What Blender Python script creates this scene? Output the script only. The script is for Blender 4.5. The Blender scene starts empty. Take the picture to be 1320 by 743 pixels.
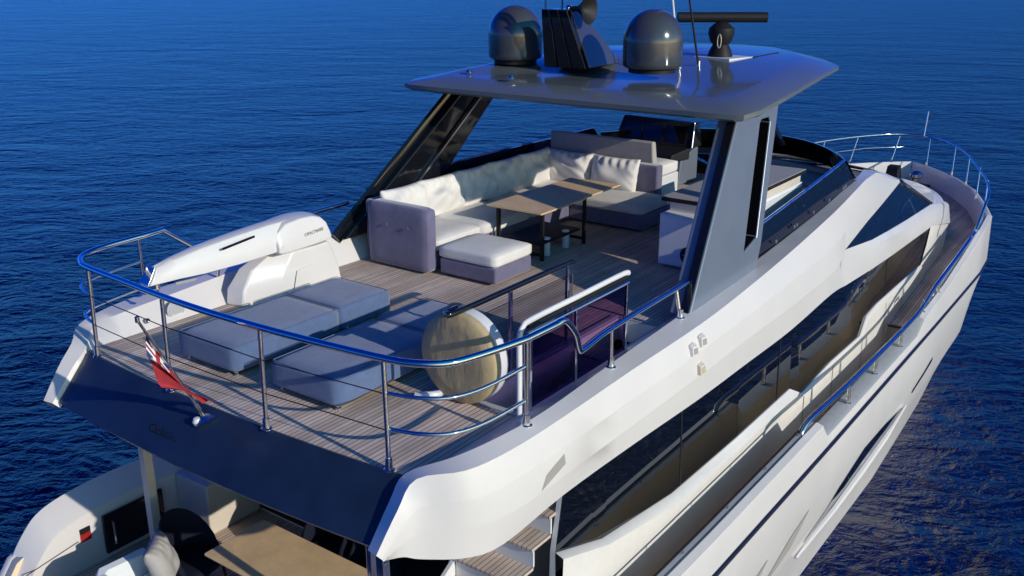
import bpy, bmesh, math, random
from mathutils import Vector, Matrix, Euler
R = math.radians
random.seed(7)
sc = bpy.context.scene
COL = sc.collection

# ---------------------------------------------------------------- camera, sky, sun, exposure
cam = bpy.data.cameras.new('camera'); cam_o = bpy.data.objects.new('camera', cam); COL.objects.link(cam_o)
cam_o.location = (-5.16, -7.104, 4.0)
cam_o.rotation_euler = (R(90 - 18.6565), 0, R(35.943 - 90))
cam.sensor_width = 36; cam.lens = 36 * 1249.7 / 1320
cam.clip_start = .1; cam.clip_end = 20000
sc.camera = cam_o
SUN_EL, SUN_AZ = 20.6, 264.0            # azimuth of the direction towards the sun, counted from +x
world = bpy.data.worlds.new('World'); sc.world = world; world.use_nodes = True
wn = world.node_tree.nodes; wl = world.node_tree.links
sky = wn.new('ShaderNodeTexSky'); sky.sky_type = 'NISHITA'; sky.sun_disc = False
sky.sun_elevation = R(SUN_EL); sky.sun_rotation = R(90 - SUN_AZ)
sky.air_density = .8; sky.dust_density = 0; sky.ozone_density = 2.5
hsv = wn.new('ShaderNodeHueSaturation'); hsv.inputs['Saturation'].default_value = 1.35; wl.new(sky.outputs[0], hsv.inputs['Color'])
# sky tint: deep blue off the sun, warm boost added near it fills shade
sdir = Vector((math.cos(R(SUN_AZ)) * math.cos(R(SUN_EL)), math.sin(R(SUN_AZ)) * math.cos(R(SUN_EL)), math.sin(R(SUN_EL))))
wtc = wn.new('ShaderNodeTexCoord'); wdot = wn.new('ShaderNodeVectorMath'); wdot.operation = 'DOT_PRODUCT'; wdot.inputs[1].default_value = sdir; wl.new(wtc.outputs['Generated'], wdot.inputs[0])
wmr = wn.new('ShaderNodeMapRange'); wmr.interpolation_type = 'SMOOTHSTEP'; wmr.inputs['From Min'].default_value = .3; wmr.inputs['From Max'].default_value = .9; wl.new(wdot.outputs['Value'], wmr.inputs['Value'])
tcol = wn.new('ShaderNodeMix'); tcol.data_type = 'RGBA'; tcol.inputs['A'].default_value = (.08, .365, 1.32, 1); tcol.inputs['B'].default_value = (4.5, 2.75, 1.75, 1); wl.new(wmr.outputs[0], tcol.inputs['Factor'])
tint = wn.new('ShaderNodeMix'); tint.data_type = 'RGBA'; tint.blend_type = 'MULTIPLY'; tint.inputs['Factor'].default_value = 1
wl.new(tcol.outputs['Result'], tint.inputs['B']); wl.new(hsv.outputs[0], tint.inputs['A'])
wl.new(tint.outputs['Result'], wn['Background'].inputs[0]); wn['Background'].inputs[1].default_value = .09
sun = bpy.data.lights.new('sun', 'SUN'); sun.energy = 3.4; sun.angle = R(.5); sun.color = (1, .935, .83)
sun_o = bpy.data.objects.new('sun', sun); COL.objects.link(sun_o)
sdir = Vector((math.cos(R(SUN_AZ)) * math.cos(R(SUN_EL)), math.sin(R(SUN_AZ)) * math.cos(R(SUN_EL)), math.sin(R(SUN_EL))))
sun_o.rotation_euler = sdir.to_track_quat('Z', 'Y').to_euler()
sun_o.location = (0, 0, 30)
vs = sc.view_settings; vs.view_transform = 'Standard'; vs.look = 'None'; vs.exposure = 0.0; vs.gamma = 1; vs.use_curve_mapping = False
sc.cycles.use_denoising = True
sc.cycles.max_bounces = 8

# ---------------------------------------------------------------- materials
def srgb(h):
    c = [int(h[i:i + 2], 16) / 255 for i in (0, 2, 4)]
    return tuple(x / 12.92 if x <= .04045 else ((x + .055) / 1.055) ** 2.4 for x in c)
def mat(name, col, rough=.5, metal=0, coat=0, var=.0, vscale=6, bump=0, bscale=80, spec=.5, sheen=0, trans=0, aniso=None):
    m = bpy.data.materials.new(name); m.use_nodes = True
    n = m.node_tree.nodes; l = m.node_tree.links; b = n['Principled BSDF']
    b.inputs['Base Color'].default_value = (*col, 1); b.inputs['Roughness'].default_value = rough
    b.inputs['Metallic'].default_value = metal; b.inputs['Coat Weight'].default_value = coat
    b.inputs['Coat Roughness'].default_value = .04
    b.inputs['Specular IOR Level'].default_value = spec; b.inputs['Sheen Weight'].default_value = sheen
    b.inputs['Transmission Weight'].default_value = trans
    if var or bump:
        tc = n.new('ShaderNodeTexCoord')
    if var:
        t = n.new('ShaderNodeTexNoise'); t.inputs['Scale'].default_value = vscale; t.inputs['Detail'].default_value = 6; t.inputs['Roughness'].default_value = .65
        l.new(tc.outputs['Object'], t.inputs['Vector'])
        mx = n.new('ShaderNodeMix'); mx.data_type = 'RGBA'
        mx.inputs['A'].default_value = (*[max(0, c * (1 - var)) for c in col], 1); mx.inputs['B'].default_value = (*[min(1, c * (1 + var)) for c in col], 1)
        rp = n.new('ShaderNodeMapRange'); rp.inputs['From Min'].default_value = .3; rp.inputs['From Max'].default_value = .7
        l.new(t.outputs['Fac'], rp.inputs['Value']); l.new(rp.outputs[0], mx.inputs['Factor']); l.new(mx.outputs['Result'], b.inputs['Base Color'])
        rr = n.new('ShaderNodeMapRange'); rr.inputs['To Min'].default_value = rough * .85; rr.inputs['To Max'].default_value = min(1, rough * 1.2)
        l.new(t.outputs['Fac'], rr.inputs['Value']); l.new(rr.outputs[0], b.inputs['Roughness'])
    if bump:
        t2 = n.new('ShaderNodeTexNoise'); t2.inputs['Scale'].default_value = bscale; t2.inputs['Detail'].default_value = 3
        if aniso:
            mp = n.new('ShaderNodeMapping'); mp.inputs['Scale'].default_value = aniso
            l.new(tc.outputs['Object'], mp.inputs['Vector']); l.new(mp.outputs[0], t2.inputs['Vector'])
        else:
            l.new(tc.outputs['Object'], t2.inputs['Vector'])
        bp = n.new('ShaderNodeBump'); bp.inputs['Strength'].default_value = bump; bp.inputs['Distance'].default_value = .02
        l.new(t2.outputs['Fac'], bp.inputs['Height']); l.new(bp.outputs[0], b.inputs['Normal'])
    return m

WHITE = mat('gelcoat_white', (.72, .69, .665), .3, coat=.35, var=.03, vscale=1.3)
WALLW = mat('side_wall_bounce_white', (.76, .725, .675), .35, coat=.2, var=.03)  # creamier than the white gelcoat: warm bounced light put into the colour
WARM = mat('gelcoat_cream', (.62, .56, .47), .4, var=.05, vscale=2)
GREYTOP = mat('nonslip_grey', (.42, .43, .45), .6, var=.06, vscale=8, bump=.2, bscale=300)
NAVY = mat('fascia_navy', (.017, .034, .07), .32, metal=.2, coat=.1, var=.2, vscale=3)
SLOT = mat('recess_shade_black', (.003, .003, .004), .8, spec=.05)
ROOF = mat('roof_graphite', (.15, .168, .168), .14, metal=.1, coat=.4, var=.05, vscale=2)
PYL = mat('pillar_graphite', (.21, .245, .305), .3, metal=.35, coat=.3, var=.05, vscale=2)
DARK = mat('gloss_black', (.006, .007, .01), .06, coat=.4)
MATT = mat('matt_black', (.012, .012, .014), .55, spec=.25)
GLASS = mat('tinted_glass', (.004, .005, .007), .02, spec=.8)
CHROME = mat('polished_steel', (.75, .76, .78), .07, metal=1)
STEEL = mat('satin_steel', (.6, .6, .62), .22, metal=1)
BLUEFAB = mat('blue_grey_fabric', (.095, .148, .29), .9, var=.14, vscale=9, bump=.5, bscale=160, sheen=.3)
PURP = mat('mauve_velvet', (.125, .115, .2), .85, var=.2, vscale=5, bump=.25, bscale=120, sheen=.5)
CUSH = mat("cream_upholstery", (.72, .69, .65), .85, var=.06, vscale=4, bump=.25, bscale=150)
GREYUP = mat('grey_upholstery', (.38, .36, .35), .85, var=.08, vscale=6, bump=.25, bscale=150)
OAK = mat('light_oak', (.70, .49, .26), .45, var=.12, vscale=5, bump=.1, bscale=40, aniso=(1, 12, 1))
NAVYFAB = mat('navy_leather', (.006, .008, .022), .8, var=.1, spec=.2)
TAN = mat('tan_canvas', (.46, .36, .2), .85, var=.18, vscale=3.5, bump=.7, bscale=4, aniso=(1, 1.8, .8))
PANELW = mat('panel_white', (.7, .7, .7), .35)
BAR = mat('bar_panel', (.80, .84, .86), .3, coat=.2)
STONE = mat('grey_counter', (.40, .37, .345), .45, var=.12, vscale=30)
DOME = mat('dome_graphite', (.075, .08, .088), .16, metal=.35, coat=.6, var=.04, vscale=3)
RED = mat('ensign_red', (.36, .025, .035), .8, var=.15, vscale=20)
FBLUE = mat('ensign_blue', (.02, .035, .18), .8)
FWHITE = mat('ensign_white', (.75, .75, .75), .8)
REDP = mat('red_panel', (.35, .015, .015), .4)
SLATE = mat('slate_grey', (.35, .33, .3), .5)  # plain mid grey for intakes, vents, lenses, seams and lettering
BLACKRUB = mat('rubber_black', (.01, .011, .02), .5)
STRIPE = mat('rub_rail_blue_black', (.012, .015, .035), .3)
PURGLASS = mat('violet_tinted_glass', (.30, .17, .36), .02, trans=1)
CLRGLASS = mat('clear_tinted_glass', (.55, .56, .62), .01, trans=1)
PLAST = mat('beige_plastic', (.5, .43, .28), .4)
for g in (PURGLASS, CLRGLASS): g.node_tree.nodes['Principled BSDF'].inputs['IOR'].default_value = 1.05

def teak_mat(name, light=(.76, .605, .50), dark=(.45, .345, .275)):
    m = bpy.data.materials.new(name); m.use_nodes = True
    n = m.node_tree.nodes; l = m.node_tree.links; b = n['Principled BSDF']
    tc = n.new('ShaderNodeTexCoord'); sp = n.new('ShaderNodeSeparateXYZ'); l.new(tc.outputs['Object'], sp.inputs[0])
    W = .056
    dv = n.new('ShaderNodeMath'); dv.operation = 'DIVIDE'; dv.inputs[1].default_value = W; l.new(sp.outputs['Y'], dv.inputs[0])
    fl = n.new('ShaderNodeMath'); fl.operation = 'FLOOR'; l.new(dv.outputs[0], fl.inputs[0])
    fr = n.new('ShaderNodeMath'); fr.operation = 'FRACT'; l.new(dv.outputs[0], fr.inputs[0])
    # plank tone
    wn_ = n.new('ShaderNodeTexWhiteNoise'); wn_.noise_dimensions = '2D'
    bx = n.new('ShaderNodeMath'); bx.operation = 'MULTIPLY'; bx.inputs[1].default_value = .43; l.new(fl.outputs[0], bx.inputs[0])
    ax = n.new('ShaderNodeMath'); ax.operation = 'ADD'; l.new(sp.outputs['X'], ax.inputs[0])
    fb = n.new('ShaderNodeMath'); fb.operation = 'MULTIPLY'; fb.inputs[1].default_value = 7.31; l.new(fl.outputs[0], fb.inputs[0])
    l.new(fb.outputs[0], ax.inputs[1])
    dx = n.new('ShaderNodeMath'); dx.operation = 'DIVIDE'; dx.inputs[1].default_value = 2.3; l.new(ax.outputs[0], dx.inputs[0])
    fx = n.new('ShaderNodeMath'); fx.operation = 'FLOOR'; l.new(dx.outputs[0], fx.inputs[0])
    cb = n.new('ShaderNodeCombineXYZ'); l.new(fl.outputs[0], cb.inputs[0]); l.new(fx.outputs[0], cb.inputs[1])
    l.new(cb.outputs[0], wn_.inputs['Vector'])
    gr = n.new('ShaderNodeTexNoise'); gr.inputs['Scale'].default_value = 6; gr.inputs['Detail'].default_value = 6
    mp = n.new('ShaderNodeMapping'); mp.inputs['Scale'].default_value = (.8, 14, 3); l.new(tc.outputs['Object'], mp.inputs[0]); l.new(mp.outputs[0], gr.inputs['Vector'])
    ad = n.new('ShaderNodeMath'); ad.operation = 'MULTIPLY_ADD'; ad.inputs[1].default_value = .7; l.new(wn_.outputs['Value'], ad.inputs[0])
    g2 = n.new('ShaderNodeMath'); g2.operation = 'MULTIPLY'; g2.inputs[1].default_value = .55; l.new(gr.outputs['Fac'], g2.inputs[0]); l.new(g2.outputs[0], ad.inputs[2])
    mx = n.new('ShaderNodeMix'); mx.data_type = 'RGBA'; mx.inputs['A'].default_value = (*dark, 1); mx.inputs['B'].default_value = (*light, 1); l.new(ad.outputs[0], mx.inputs['Factor'])
    lt = n.new('ShaderNodeMath'); lt.operation = 'LESS_THAN'; lt.inputs[1].default_value = .13; l.new(fr.outputs[0], lt.inputs[0])
    m2 = n.new('ShaderNodeMix'); m2.data_type = 'RGBA'; m2.inputs['B'].default_value = (.03, .026, .028, 1); l.new(lt.outputs[0], m2.inputs['Factor']); l.new(mx.outputs['Result'], m2.inputs['A'])
    stn = n.new('ShaderNodeTexNoise'); stn.inputs['Scale'].default_value = .9; stn.inputs['Detail'].default_value = 7; stn.inputs['Roughness'].default_value = .6; l.new(tc.outputs['Object'], stn.inputs['Vector'])
    smr = n.new('ShaderNodeMapRange'); smr.inputs['From Min'].default_value = .38; smr.inputs['From Max'].default_value = .62; smr.inputs['To Min'].default_value = .74; smr.inputs['To Max'].default_value = 1.08; l.new(stn.outputs['Fac'], smr.inputs['Value'])
    m3 = n.new('ShaderNodeMix'); m3.data_type = 'RGBA'; m3.blend_type = 'MULTIPLY'; m3.inputs['Factor'].default_value = 1; l.new(m2.outputs['Result'], m3.inputs['A']); l.new(smr.outputs[0], m3.inputs['B'])
    l.new(m3.outputs['Result'], b.inputs['Base Color']); b.inputs['Roughness'].default_value = .7
    return m
TEAK = teak_mat('teak_deck')

def water_mat():
    m = bpy.data.materials.new('sea_water'); m.use_nodes = True
    n = m.node_tree.nodes; l = m.node_tree.links; b = n['Principled BSDF']
    b.inputs['Base Color'].default_value = (.0003, .005, .05, 1); b.inputs['Roughness'].default_value = .1; b.inputs['IOR'].default_value = 1.33
    tc = n.new('ShaderNodeTexCoord')
    rot = n.new('ShaderNodeMapping'); rot.inputs['Rotation'].default_value = (0, 0, R(60)); l.new(tc.outputs['Object'], rot.inputs[0])
    prev = None
    for sx, sy, s, d, det in ((.6, 1.0, .09, .8, 2), (.6, 1.0, .45, .42, 3), (.7, 1.0, 1.6, .22, 4), (.8, 1.0, 4.6, .07, 4)):
        mp = n.new('ShaderNodeMapping'); mp.inputs['Scale'].default_value = (sx, sy, 1); l.new(rot.outputs[0], mp.inputs[0])
        t = n.new('ShaderNodeTexNoise'); t.inputs['Scale'].default_value = s; t.inputs['Detail'].default_value = det; t.inputs['Roughness'].default_value = .55
        t.inputs['Distortion'].default_value = 1.0
        l.new(mp.outputs[0], t.inputs['Vector'])
        bp = n.new('ShaderNodeBump'); bp.inputs['Strength'].default_value = 1; bp.inputs['Distance'].default_value = d
        l.new(t.outputs['Fac'], bp.inputs['Height'])
        if prev: l.new(prev.outputs[0], bp.inputs['Normal'])
        prev = bp
    l.new(prev.outputs[0], b.inputs['Normal'])
    return m
WATER = water_mat()

# ---------------------------------------------------------------- mesh helpers
class MB:
    def __init__(s): s.v = []; s.f = []; s.sm = True
    def add(s, vs, fs):
        o = len(s.v); s.v += [tuple(v) for v in vs]; s.f += [tuple(o + i for i in f) for f in fs]; return s
    def box(s, x0, x1, y0, y1, z0, z1):
        v = [(x, y, z) for z in (z0, z1) for y in (y0, y1) for x in (x0, x1)]
        return s.add(v, [(0, 2, 3, 1), (4, 5, 7, 6), (0, 1, 5, 4), (2, 6, 7, 3), (0, 4, 6, 2), (1, 3, 7, 5)])
    def hexa(s, bot, top):
        n = len(bot); v = list(bot) + list(top)
        f = [tuple(range(n - 1, -1, -1)), tuple(range(n, 2 * n))] + [(i, (i + 1) % n, n + (i + 1) % n, n + i) for i in range(n)]
        return s.add(v, f)
    def prism(s, pts, z0, z1):
        return s.hexa([(x, y, z0) for x, y in pts], [(x, y, z1) for x, y in pts])
    def slab(s, pts, off):
        off = Vector(off)
        return s.hexa(pts, [tuple(Vector(p) + off) for p in pts])
    def loft(s, rows, close=False, caps=False):
        n = len(rows[0]); o = [p for r in rows for p in r]; f = []
        for i in range(len(rows) - 1):
            for j in range(n if close else n - 1):
                k = (j + 1) % n
                f.append((i * n + j, i * n + k, (i + 1) * n + k, (i + 1) * n + j))
        if caps: f += [tuple(range(n - 1, -1, -1)), tuple((len(rows) - 1) * n + j for j in range(n))]
        return s.add(o, f)
    def tube(s, path, r, seg=8, closed=False, flat=1):
        P = [Vector(p) for p in path]; rows = []; n = len(P)
        prevu = None
        for i, p in enumerate(P):
            if closed: t = P[(i + 1) % n] - P[i - 1]
            else: t = P[min(i + 1, n - 1)] - P[max(i - 1, 0)]
            t.normalize()
            u = Vector((0, 0, 1)) if abs(t.z) < .9 else Vector((1, 0, 0))
            if prevu is not None: u = prevu
            a = t.cross(u)
            if a.length < 1e-4: a = t.cross(Vector((1, 0, 0)))
            a.normalize(); c = a.cross(t).normalized(); prevu = c
            rr = r[i] if isinstance(r, (list, tuple)) else r
            rows.append([tuple(p + a * math.cos(2 * math.pi * k / seg) * rr + c * math.sin(2 * math.pi * k / seg) * rr * flat) for k in range(seg)])
        if closed: rows.append(rows[0])
        return s.loft(rows, close=True, caps=not closed)
    def lathe(s, prof, c=(0, 0, 0), seg=32, axis='Z'):
        rows = []
        for r, z in prof:
            row = []
            for k in range(seg):
                a = 2 * math.pi * k / seg; x, y = r * math.cos(a), r * math.sin(a)
                p = (x, y, z) if axis == 'Z' else ((z, x, y) if axis == 'X' else (y, z, x))
                row.append(tuple(Vector(p) + Vector(c)))
            rows.append(row)
        return s.loft(rows, close=True, caps=True)
    def build(s, name, m, parent=None, bevel=0, seg=2, angle=35, sub=0, smooth=True, loc=None):
        me = bpy.data.meshes.new(name); me.from_pydata(s.v, [], s.f)
        bm = bmesh.new(); bm.from_mesh(me); bmesh.ops.remove_doubles(bm, verts=bm.verts, dist=1e-5); bmesh.ops.recalc_face_normals(bm, faces=bm.faces); bm.to_mesh(me); bm.free()
        me.materials.append(m)
        if smooth:
            for p in me.polygons: p.use_smooth = True
            me.set_sharp_from_angle(angle=R(angle))
        o = bpy.data.objects.new(name, me); COL.objects.link(o)
        if parent: o.parent = parent
        if loc: o.location = loc
        if bevel:
            b = o.modifiers.new('bevel', 'BEVEL'); b.width = bevel; b.segments = seg; b.limit_method = 'ANGLE'; b.angle_limit = R(40); b.harden_normals = True
        if sub:
            u = o.modifiers.new('sub', 'SUBSURF'); u.levels = sub; u.render_levels = sub
        return o

def tag(o, label, cat, group=None, kind=None):
    if label: o['label'] = label
    if cat: o['category'] = cat
    if group: o['group'] = group
    if kind: o['kind'] = kind
    return o
def thing(name, loc, label, cat, rz=0, group=None):
    o = bpy.data.objects.new(name, None); COL.objects.link(o); o.location = loc; o.rotation_euler.z = rz
    o.empty_display_size = .2
    return tag(o, label, cat, group)
def copy_tree(o, parent=None):
    c = o.copy(); COL.objects.link(c)
    if parent: c.parent = parent
    for ch in [x for x in bpy.data.objects if x.parent == o]: copy_tree(ch, c)
    return c
def lerp(tbl, x):
    if x <= tbl[0][0]: return tbl[0][1]
    for (a, p), (b, q) in zip(tbl, tbl[1:]):
        if x <= b: return p + (q - p) * (x - a) / (b - a)
    return tbl[-1][1]
def smooth_path(pts, n=6):
    P = [Vector(p) for p in pts]; out = []
    for i in range(len(P) - 1):
        p0 = P[max(i - 1, 0)]; p1 = P[i]; p2 = P[i + 1]; p3 = P[min(i + 2, len(P) - 1)]
        for k in range(n):
            t = k / n
            out.append(.5 * ((2 * p1) + (p2 - p0) * t + (2 * p0 - 5 * p1 + 4 * p2 - p3) * t * t + (3 * p1 - p0 - 3 * p2 + p3) * t ** 3))
    out.append(P[-1]); return [tuple(p) for p in out]
def mirror(pts): return [(x, -y, z) for x, y, z in pts]
def cushion(x0, x1, y0, y1, z0, z1, r=.05, puff=.03, seed=0, wr=.0):
    """a soft rounded box: gridded, puffed, with small creases"""
    rnd = random.Random(seed)
    nx, ny, nz = 12, 12, 4
    bm = bmesh.new(); bmesh.ops.create_cube(bm, size=2)
    bmesh.ops.subdivide_edges(bm, edges=bm.edges[:], cuts=9, use_grid_fill=True)
    hx, hy, hz = (x1 - x0) / 2, (y1 - y0) / 2, (z1 - z0) / 2
    ph = [(rnd.uniform(2, 7), rnd.uniform(0, 6), rnd.uniform(-1, 1), rnd.uniform(-1, 1)) for _ in range(6)]
    vs = []
    for v in bm.verts:
        p = v.co.copy(); d = []
        # rounded box
        q = Vector((p.x * hx, p.y * hy, p.z * hz))
        inner = Vector((max(-(hx - r), min(hx - r, q.x)), max(-(hy - r), min(hy - r, q.y)), max(-(hz - r), min(hz - r, q.z))))
        e = q - inner
        if e.length > 1e-6: q = inner + e.normalized() * min(r, e.length) if sum(abs(c) > 1e-6 for c in e) > 1 else q
        u, w = p.x, p.y
        b = (1 - u ** 4) * (1 - w ** 4)
        if abs(p.z) > .3: q.z += puff * b * (1 if p.z > 0 else -.2) * abs(p.z)
        if wr:
            q += Vector((0, 0, 1)) * wr * sum(math.sin(f * (a * u + c * w) * 3 + o) for f, o, a, c in ph) / 4 * (1 if p.z > 0 else .3) * b
        v.co = q + Vector(((x0 + x1) / 2, (y0 + y1) / 2, (z0 + z1) / 2))
    mb = MB(); bm.verts.index_update()
    mb.add([v.co for v in bm.verts], [[v.index for v in f.verts] for f in bm.faces]); bm.free()
    return mb
def pillow(w, h, t, seed=0, wr=.02):
    """square scatter cushion standing in its local YZ plane, thickness along X, pinched corners and creases"""
    rnd = random.Random(seed); N = 30
    ph = [(rnd.uniform(4, 13), rnd.uniform(0, 6), rnd.uniform(-1, 1), rnd.uniform(-1, 1)) for _ in range(6)]
    rows = []
    mb = MB()
    def pt(i, j, s):
        u = -1 + 2 * i / N; v = -1 + 2 * j / N
        e = (max(0, 1 - abs(u) ** 3.2) * max(0, 1 - abs(v) ** 3.2)) ** .5
        pin = 1 - .07 * (1 - abs(u) ** 2) * 0 - .06 * (1 - v * v) * abs(u) ** 6 - .06 * (1 - u * u) * abs(v) ** 6
        crease = wr * sum(math.sin(f * (a * u + b * v) + o) for f, o, a, b in ph) / 3 * e
        gather = wr * (1.1 * math.sin(u * 19 + seed + 2 * v) * max(0, v - .3) + .7 * math.sin((u + v) * 14 + seed) * max(0, abs(u) - .55)) * e
        return (s * (t / 2 * e) + crease + gather, u * w / 2 * (1 - .05 * (1 - u * u) * 0) * (1 - .05 * (1 - v * v) * abs(u) ** 4), v * h / 2 * (1 - .07 * (1 - u * u) * abs(v) ** 4) + crease * .4)
    for s in (1, -1):
        mb.loft([[pt(i, j, s) for i in range(N + 1)] for j in range(N + 1)])
    return mb

# ---------------------------------------------------------------- sea
g = MB(); g.add([(-9000, -9000, 0), (9000, -9000, 0), (9000, 9000, 0), (-9000, 9000, 0)], [(0, 1, 2, 3)])
sea = g.build('water', WATER, smooth=False, loc=(0, 0, -5.3)); tag(sea, 'deep blue rippled sea around the yacht', 'sea', kind='structure')

# ================================================================ THE YACHT (x towards the bow, y to port, z from the upper deck)
yacht = thing('motor_yacht', (0, 0, -5.3), 'large white motor yacht with dark glazing and a graphite hardtop afloat on the blue sea', 'yacht')
def yb(mb, name, m, parent=None, **k):
    """a part of the yacht: given in deck coordinates, stored relative to the yacht's base at the waterline"""
    if parent is None:
        mb.v = [(x, y, z + 5.3) for x, y, z in mb.v]
        o = mb.build(name, m, yacht, **k); return o
    mb.v = [(x, y, z + 5.3) for x, y, z in mb.v]
    return mb.build(name, m, parent, **k)

# ---- hull
CAPY = [(-3.2, 3.05), (-1.2, 3.25), (0, 3.3), (4, 3.36), (8, 3.38), (14, 3.38), (16.5, 3.37), (18, 3.36), (19.2, 3.28), (20.3, 2.95), (22, 2.35), (23.2, 1.68), (24.2, .88), (24.7, .35), (24.9, .02)]
CAPZ = [(-3.2, -4.6), (-2.0, -4.3), (-1.3, -3.2), (-.8, -2.55), (-.2, -2.3), (7.55, -2.3), (7.8, -2.56), (12.7, -2.56), (13.1, -2.36), (15, -2.2), (16.5, -1.98), (18, -1.74), (19.2, -1.66), (24.9, -1.68)]
KY = [(-3.2, .97), (14, .975), (18, .95), (20, .9), (22, .83), (24.9, .72)]
WY = [(-3.2, .9), (12, .91), (16, .86), (18, .78), (20, .66), (22, .52), (24.9, .4)]
def bow(x, k): return x if x < 17 else 17 + (x - 17) * k
def hull_pts(x):
    cy, cz = lerp(CAPY, x), lerp(CAPZ, x)
    sz = min(-2.72, cz - .12) if x < 19 else -2.72
    return [(x, -cy, cz), (bow(x, .998), -(cy + .035 if x < 24 else cy + .01), sz + .0), (bow(x, .96), -cy * lerp(KY, x), min(-4.15, sz - .2)), (bow(x, .95), -cy * lerp(KY, x) * .985, min(-4.3, sz - .3)), (bow(x, .85), -cy * lerp(WY, x), -5.35), (bow(x, .8), -.02, -6.4)]
xs = sorted(set([-3.2 + .4 * i for i in range(70)] + [a for a, _ in CAPZ] + [24.7, 24.9])); xs = [x for x in xs if x <= 24.9]
hb = MB()
S = [hull_pts(x) for x in xs]
hb.loft(S); hb.loft([mirror(r) for r in S])
hb.add(S[0] + mirror(S[0])[::-1], [tuple(range(12))])
hull = yb(hb, 'hull', WHITE, angle=28)
def hull_at(x, z):
    lo, hi = -3.2, 24.9
    best = None
    for i in range(len(S) - 1):
        for j in range(4):
            a, b, c, d = S[i][j], S[i][j + 1], S[i + 1][j + 1], S[i + 1][j]
            for k in range(1):
                # invert bilinear approximately
                zu = lambda t: (a[2] + (d[2] - a[2]) * t, b[2] + (c[2] - b[2]) * t)
                x0 = a[0]; x1 = d[0]
                # iterate
                v = .5
                for _ in range(6):
                    xa = a[0] + (b[0] - a[0]) * v; xd = d[0] + (c[0] - d[0]) * v
                    if abs(xd - xa) < 1e-9: break
                    t = (x - xa) / (xd - xa)
                    za, zb_ = zu(t)
                    if abs(zb_ - za) < 1e-9: break
                    v = (z - za) / (zb_ - za)
                if -.01 <= v <= 1.01 and -.01 <= t <= 1.01:
                    return (1 - v) * ((1 - t) * a[1] + t * d[1]) + v * ((1 - t) * b[1] + t * c[1])
    return -3.3
def hull_patch(pts, off, n=8):
    """a thin panel following the hull side between an upper and a lower (x, z) line"""
    up, lo = pts
    rows = []
    for k in range(n + 1):
        t = k / n
        def along(L):
            s = t * (len(L) - 1); i = min(int(s), len(L) - 2); f = s - i
            return (L[i][0] + (L[i + 1][0] - L[i][0]) * f, L[i][1] + (L[i + 1][1] - L[i][1]) * f)
        a, b = along(up), along(lo)
        rows.append([(a[0] + (b[0] - a[0]) * q, hull_at(a[0] + (b[0] - a[0]) * q, a[1] + (b[1] - a[1]) * q) - off, a[1] + (b[1] - a[1]) * q) for q in (0, .5, 1)])
    return rows
for sgn in (1, -1):
    mb = MB(); rw = hull_patch(([(7.7, -4.33), (9.0, -4.0), (10.2, -3.8), (11.4, -3.85), (12.6, -3.98)], [(7.7, -4.36), (9.0, -4.36), (10.4, -4.3), (11.6, -4.16), (12.6, -4.0)]), .012, 16)
    mb.loft([[(x, y * sgn, z) for x, y, z in r] for r in rw]); o = yb(mb, 'hull_window', GLASS, hull)
    mb = MB(); P = [(7.4, -4.46), (9.0, -4.42), (10.4, -4.35), (11.6, -4.21), (12.8, -4.02)]
    mb.tube([(x, (hull_at(x, z) - .03) * sgn, z) for x, z in P], [.02, .06, .07, .06, .015], 8); yb(mb, 'window_fin', WHITE, hull)
    mb = MB(); rw = hull_patch(([(13.2, -3.86), (14.6, -3.62)], [(13.2, -3.92), (14.6, -3.72)]), .012, 6)
    mb.loft([[(x, y * sgn, z) for x, y, z in r] for r in rw]); yb(mb, 'hull_window', GLASS, hull)
    for dx in (0, -1.55):
        mb = MB(); rw = hull_patch(([(6.0 + dx, -4.02), (6.8 + dx, -3.74), (7.45 + dx, -3.62)], [(6.0 + dx, -4.1), (6.9 + dx, -3.98), (7.45 + dx, -3.64)]), .008, 10)
        mb.loft([[(x, y * sgn, z) for x, y, z in r] for r in rw]); yb(mb, 'air_intake', SLATE, hull)
    # rub rail
    mb = MB(); xr = [x for x in xs if -1.0 <= x <= 20.2]
    mb.tube([(hull_pts(x)[1][0], (hull_pts(x)[1][1] - .005) * sgn, hull_pts(x)[1][2]) for x in xr], .035, 8); yb(mb, 'rub_rail', STRIPE, hull)

# ---- bulwark: cap and inner face, both sides
def bul(x):
    cy, cz = lerp(CAPY, x), lerp(CAPZ, x)
    w = .22 if x < 7.6 or x > 13 else .26
    if x > 19: w = .12
    inner = max(0.02, cy - w)
    fl = deckz(x)
    return [(x, -cy, cz), (x, -(cy - .05 if cy > .1 else cy), cz + .025), (x, -inner, cz + .02), (x, -max(.01, inner - .02), min(fl, cz - .1))]
DECKZ = [(-3, -2.9), (2.2, -2.9), (2.3, -3.4), (12.15, -3.4), (12.2, -3.08), (13.55, -3.08), (13.6, -2.76), (18.5, -2.3), (24.9, -2.15)]
def deckz(x): return lerp(DECKZ, x)
bx_ = [x for x in xs if x >= -1.4]
mb = MB(); B = [bul(x) for x in bx_]; B3 = [r[:3] for r in B]; mb.loft(B3); mb.loft([mirror(r) for r in B3])
bulwark = yb(mb, 'bulwark', GREYTOP, angle=30)
BOUNCE_CREAM = mat('bulwark_lining_bounce_cream', (.80, .65, .45), .5, var=.05)  # cream put in to throw warm bounce onto the shaded wall opposite
for lo_, hi_, m_ in ((-9, 17.01, BOUNCE_CREAM), (16.99, 99, WHITE)):
    Q = [r[2:] for r in B if lo_ < r[0][0] < hi_ + .4]
    for q in (Q, [mirror(r) for r in Q]):
        mb = MB(); mb.loft(q); yb(mb, 'bulwark_lining', m_, bulwark, angle=30)
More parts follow.
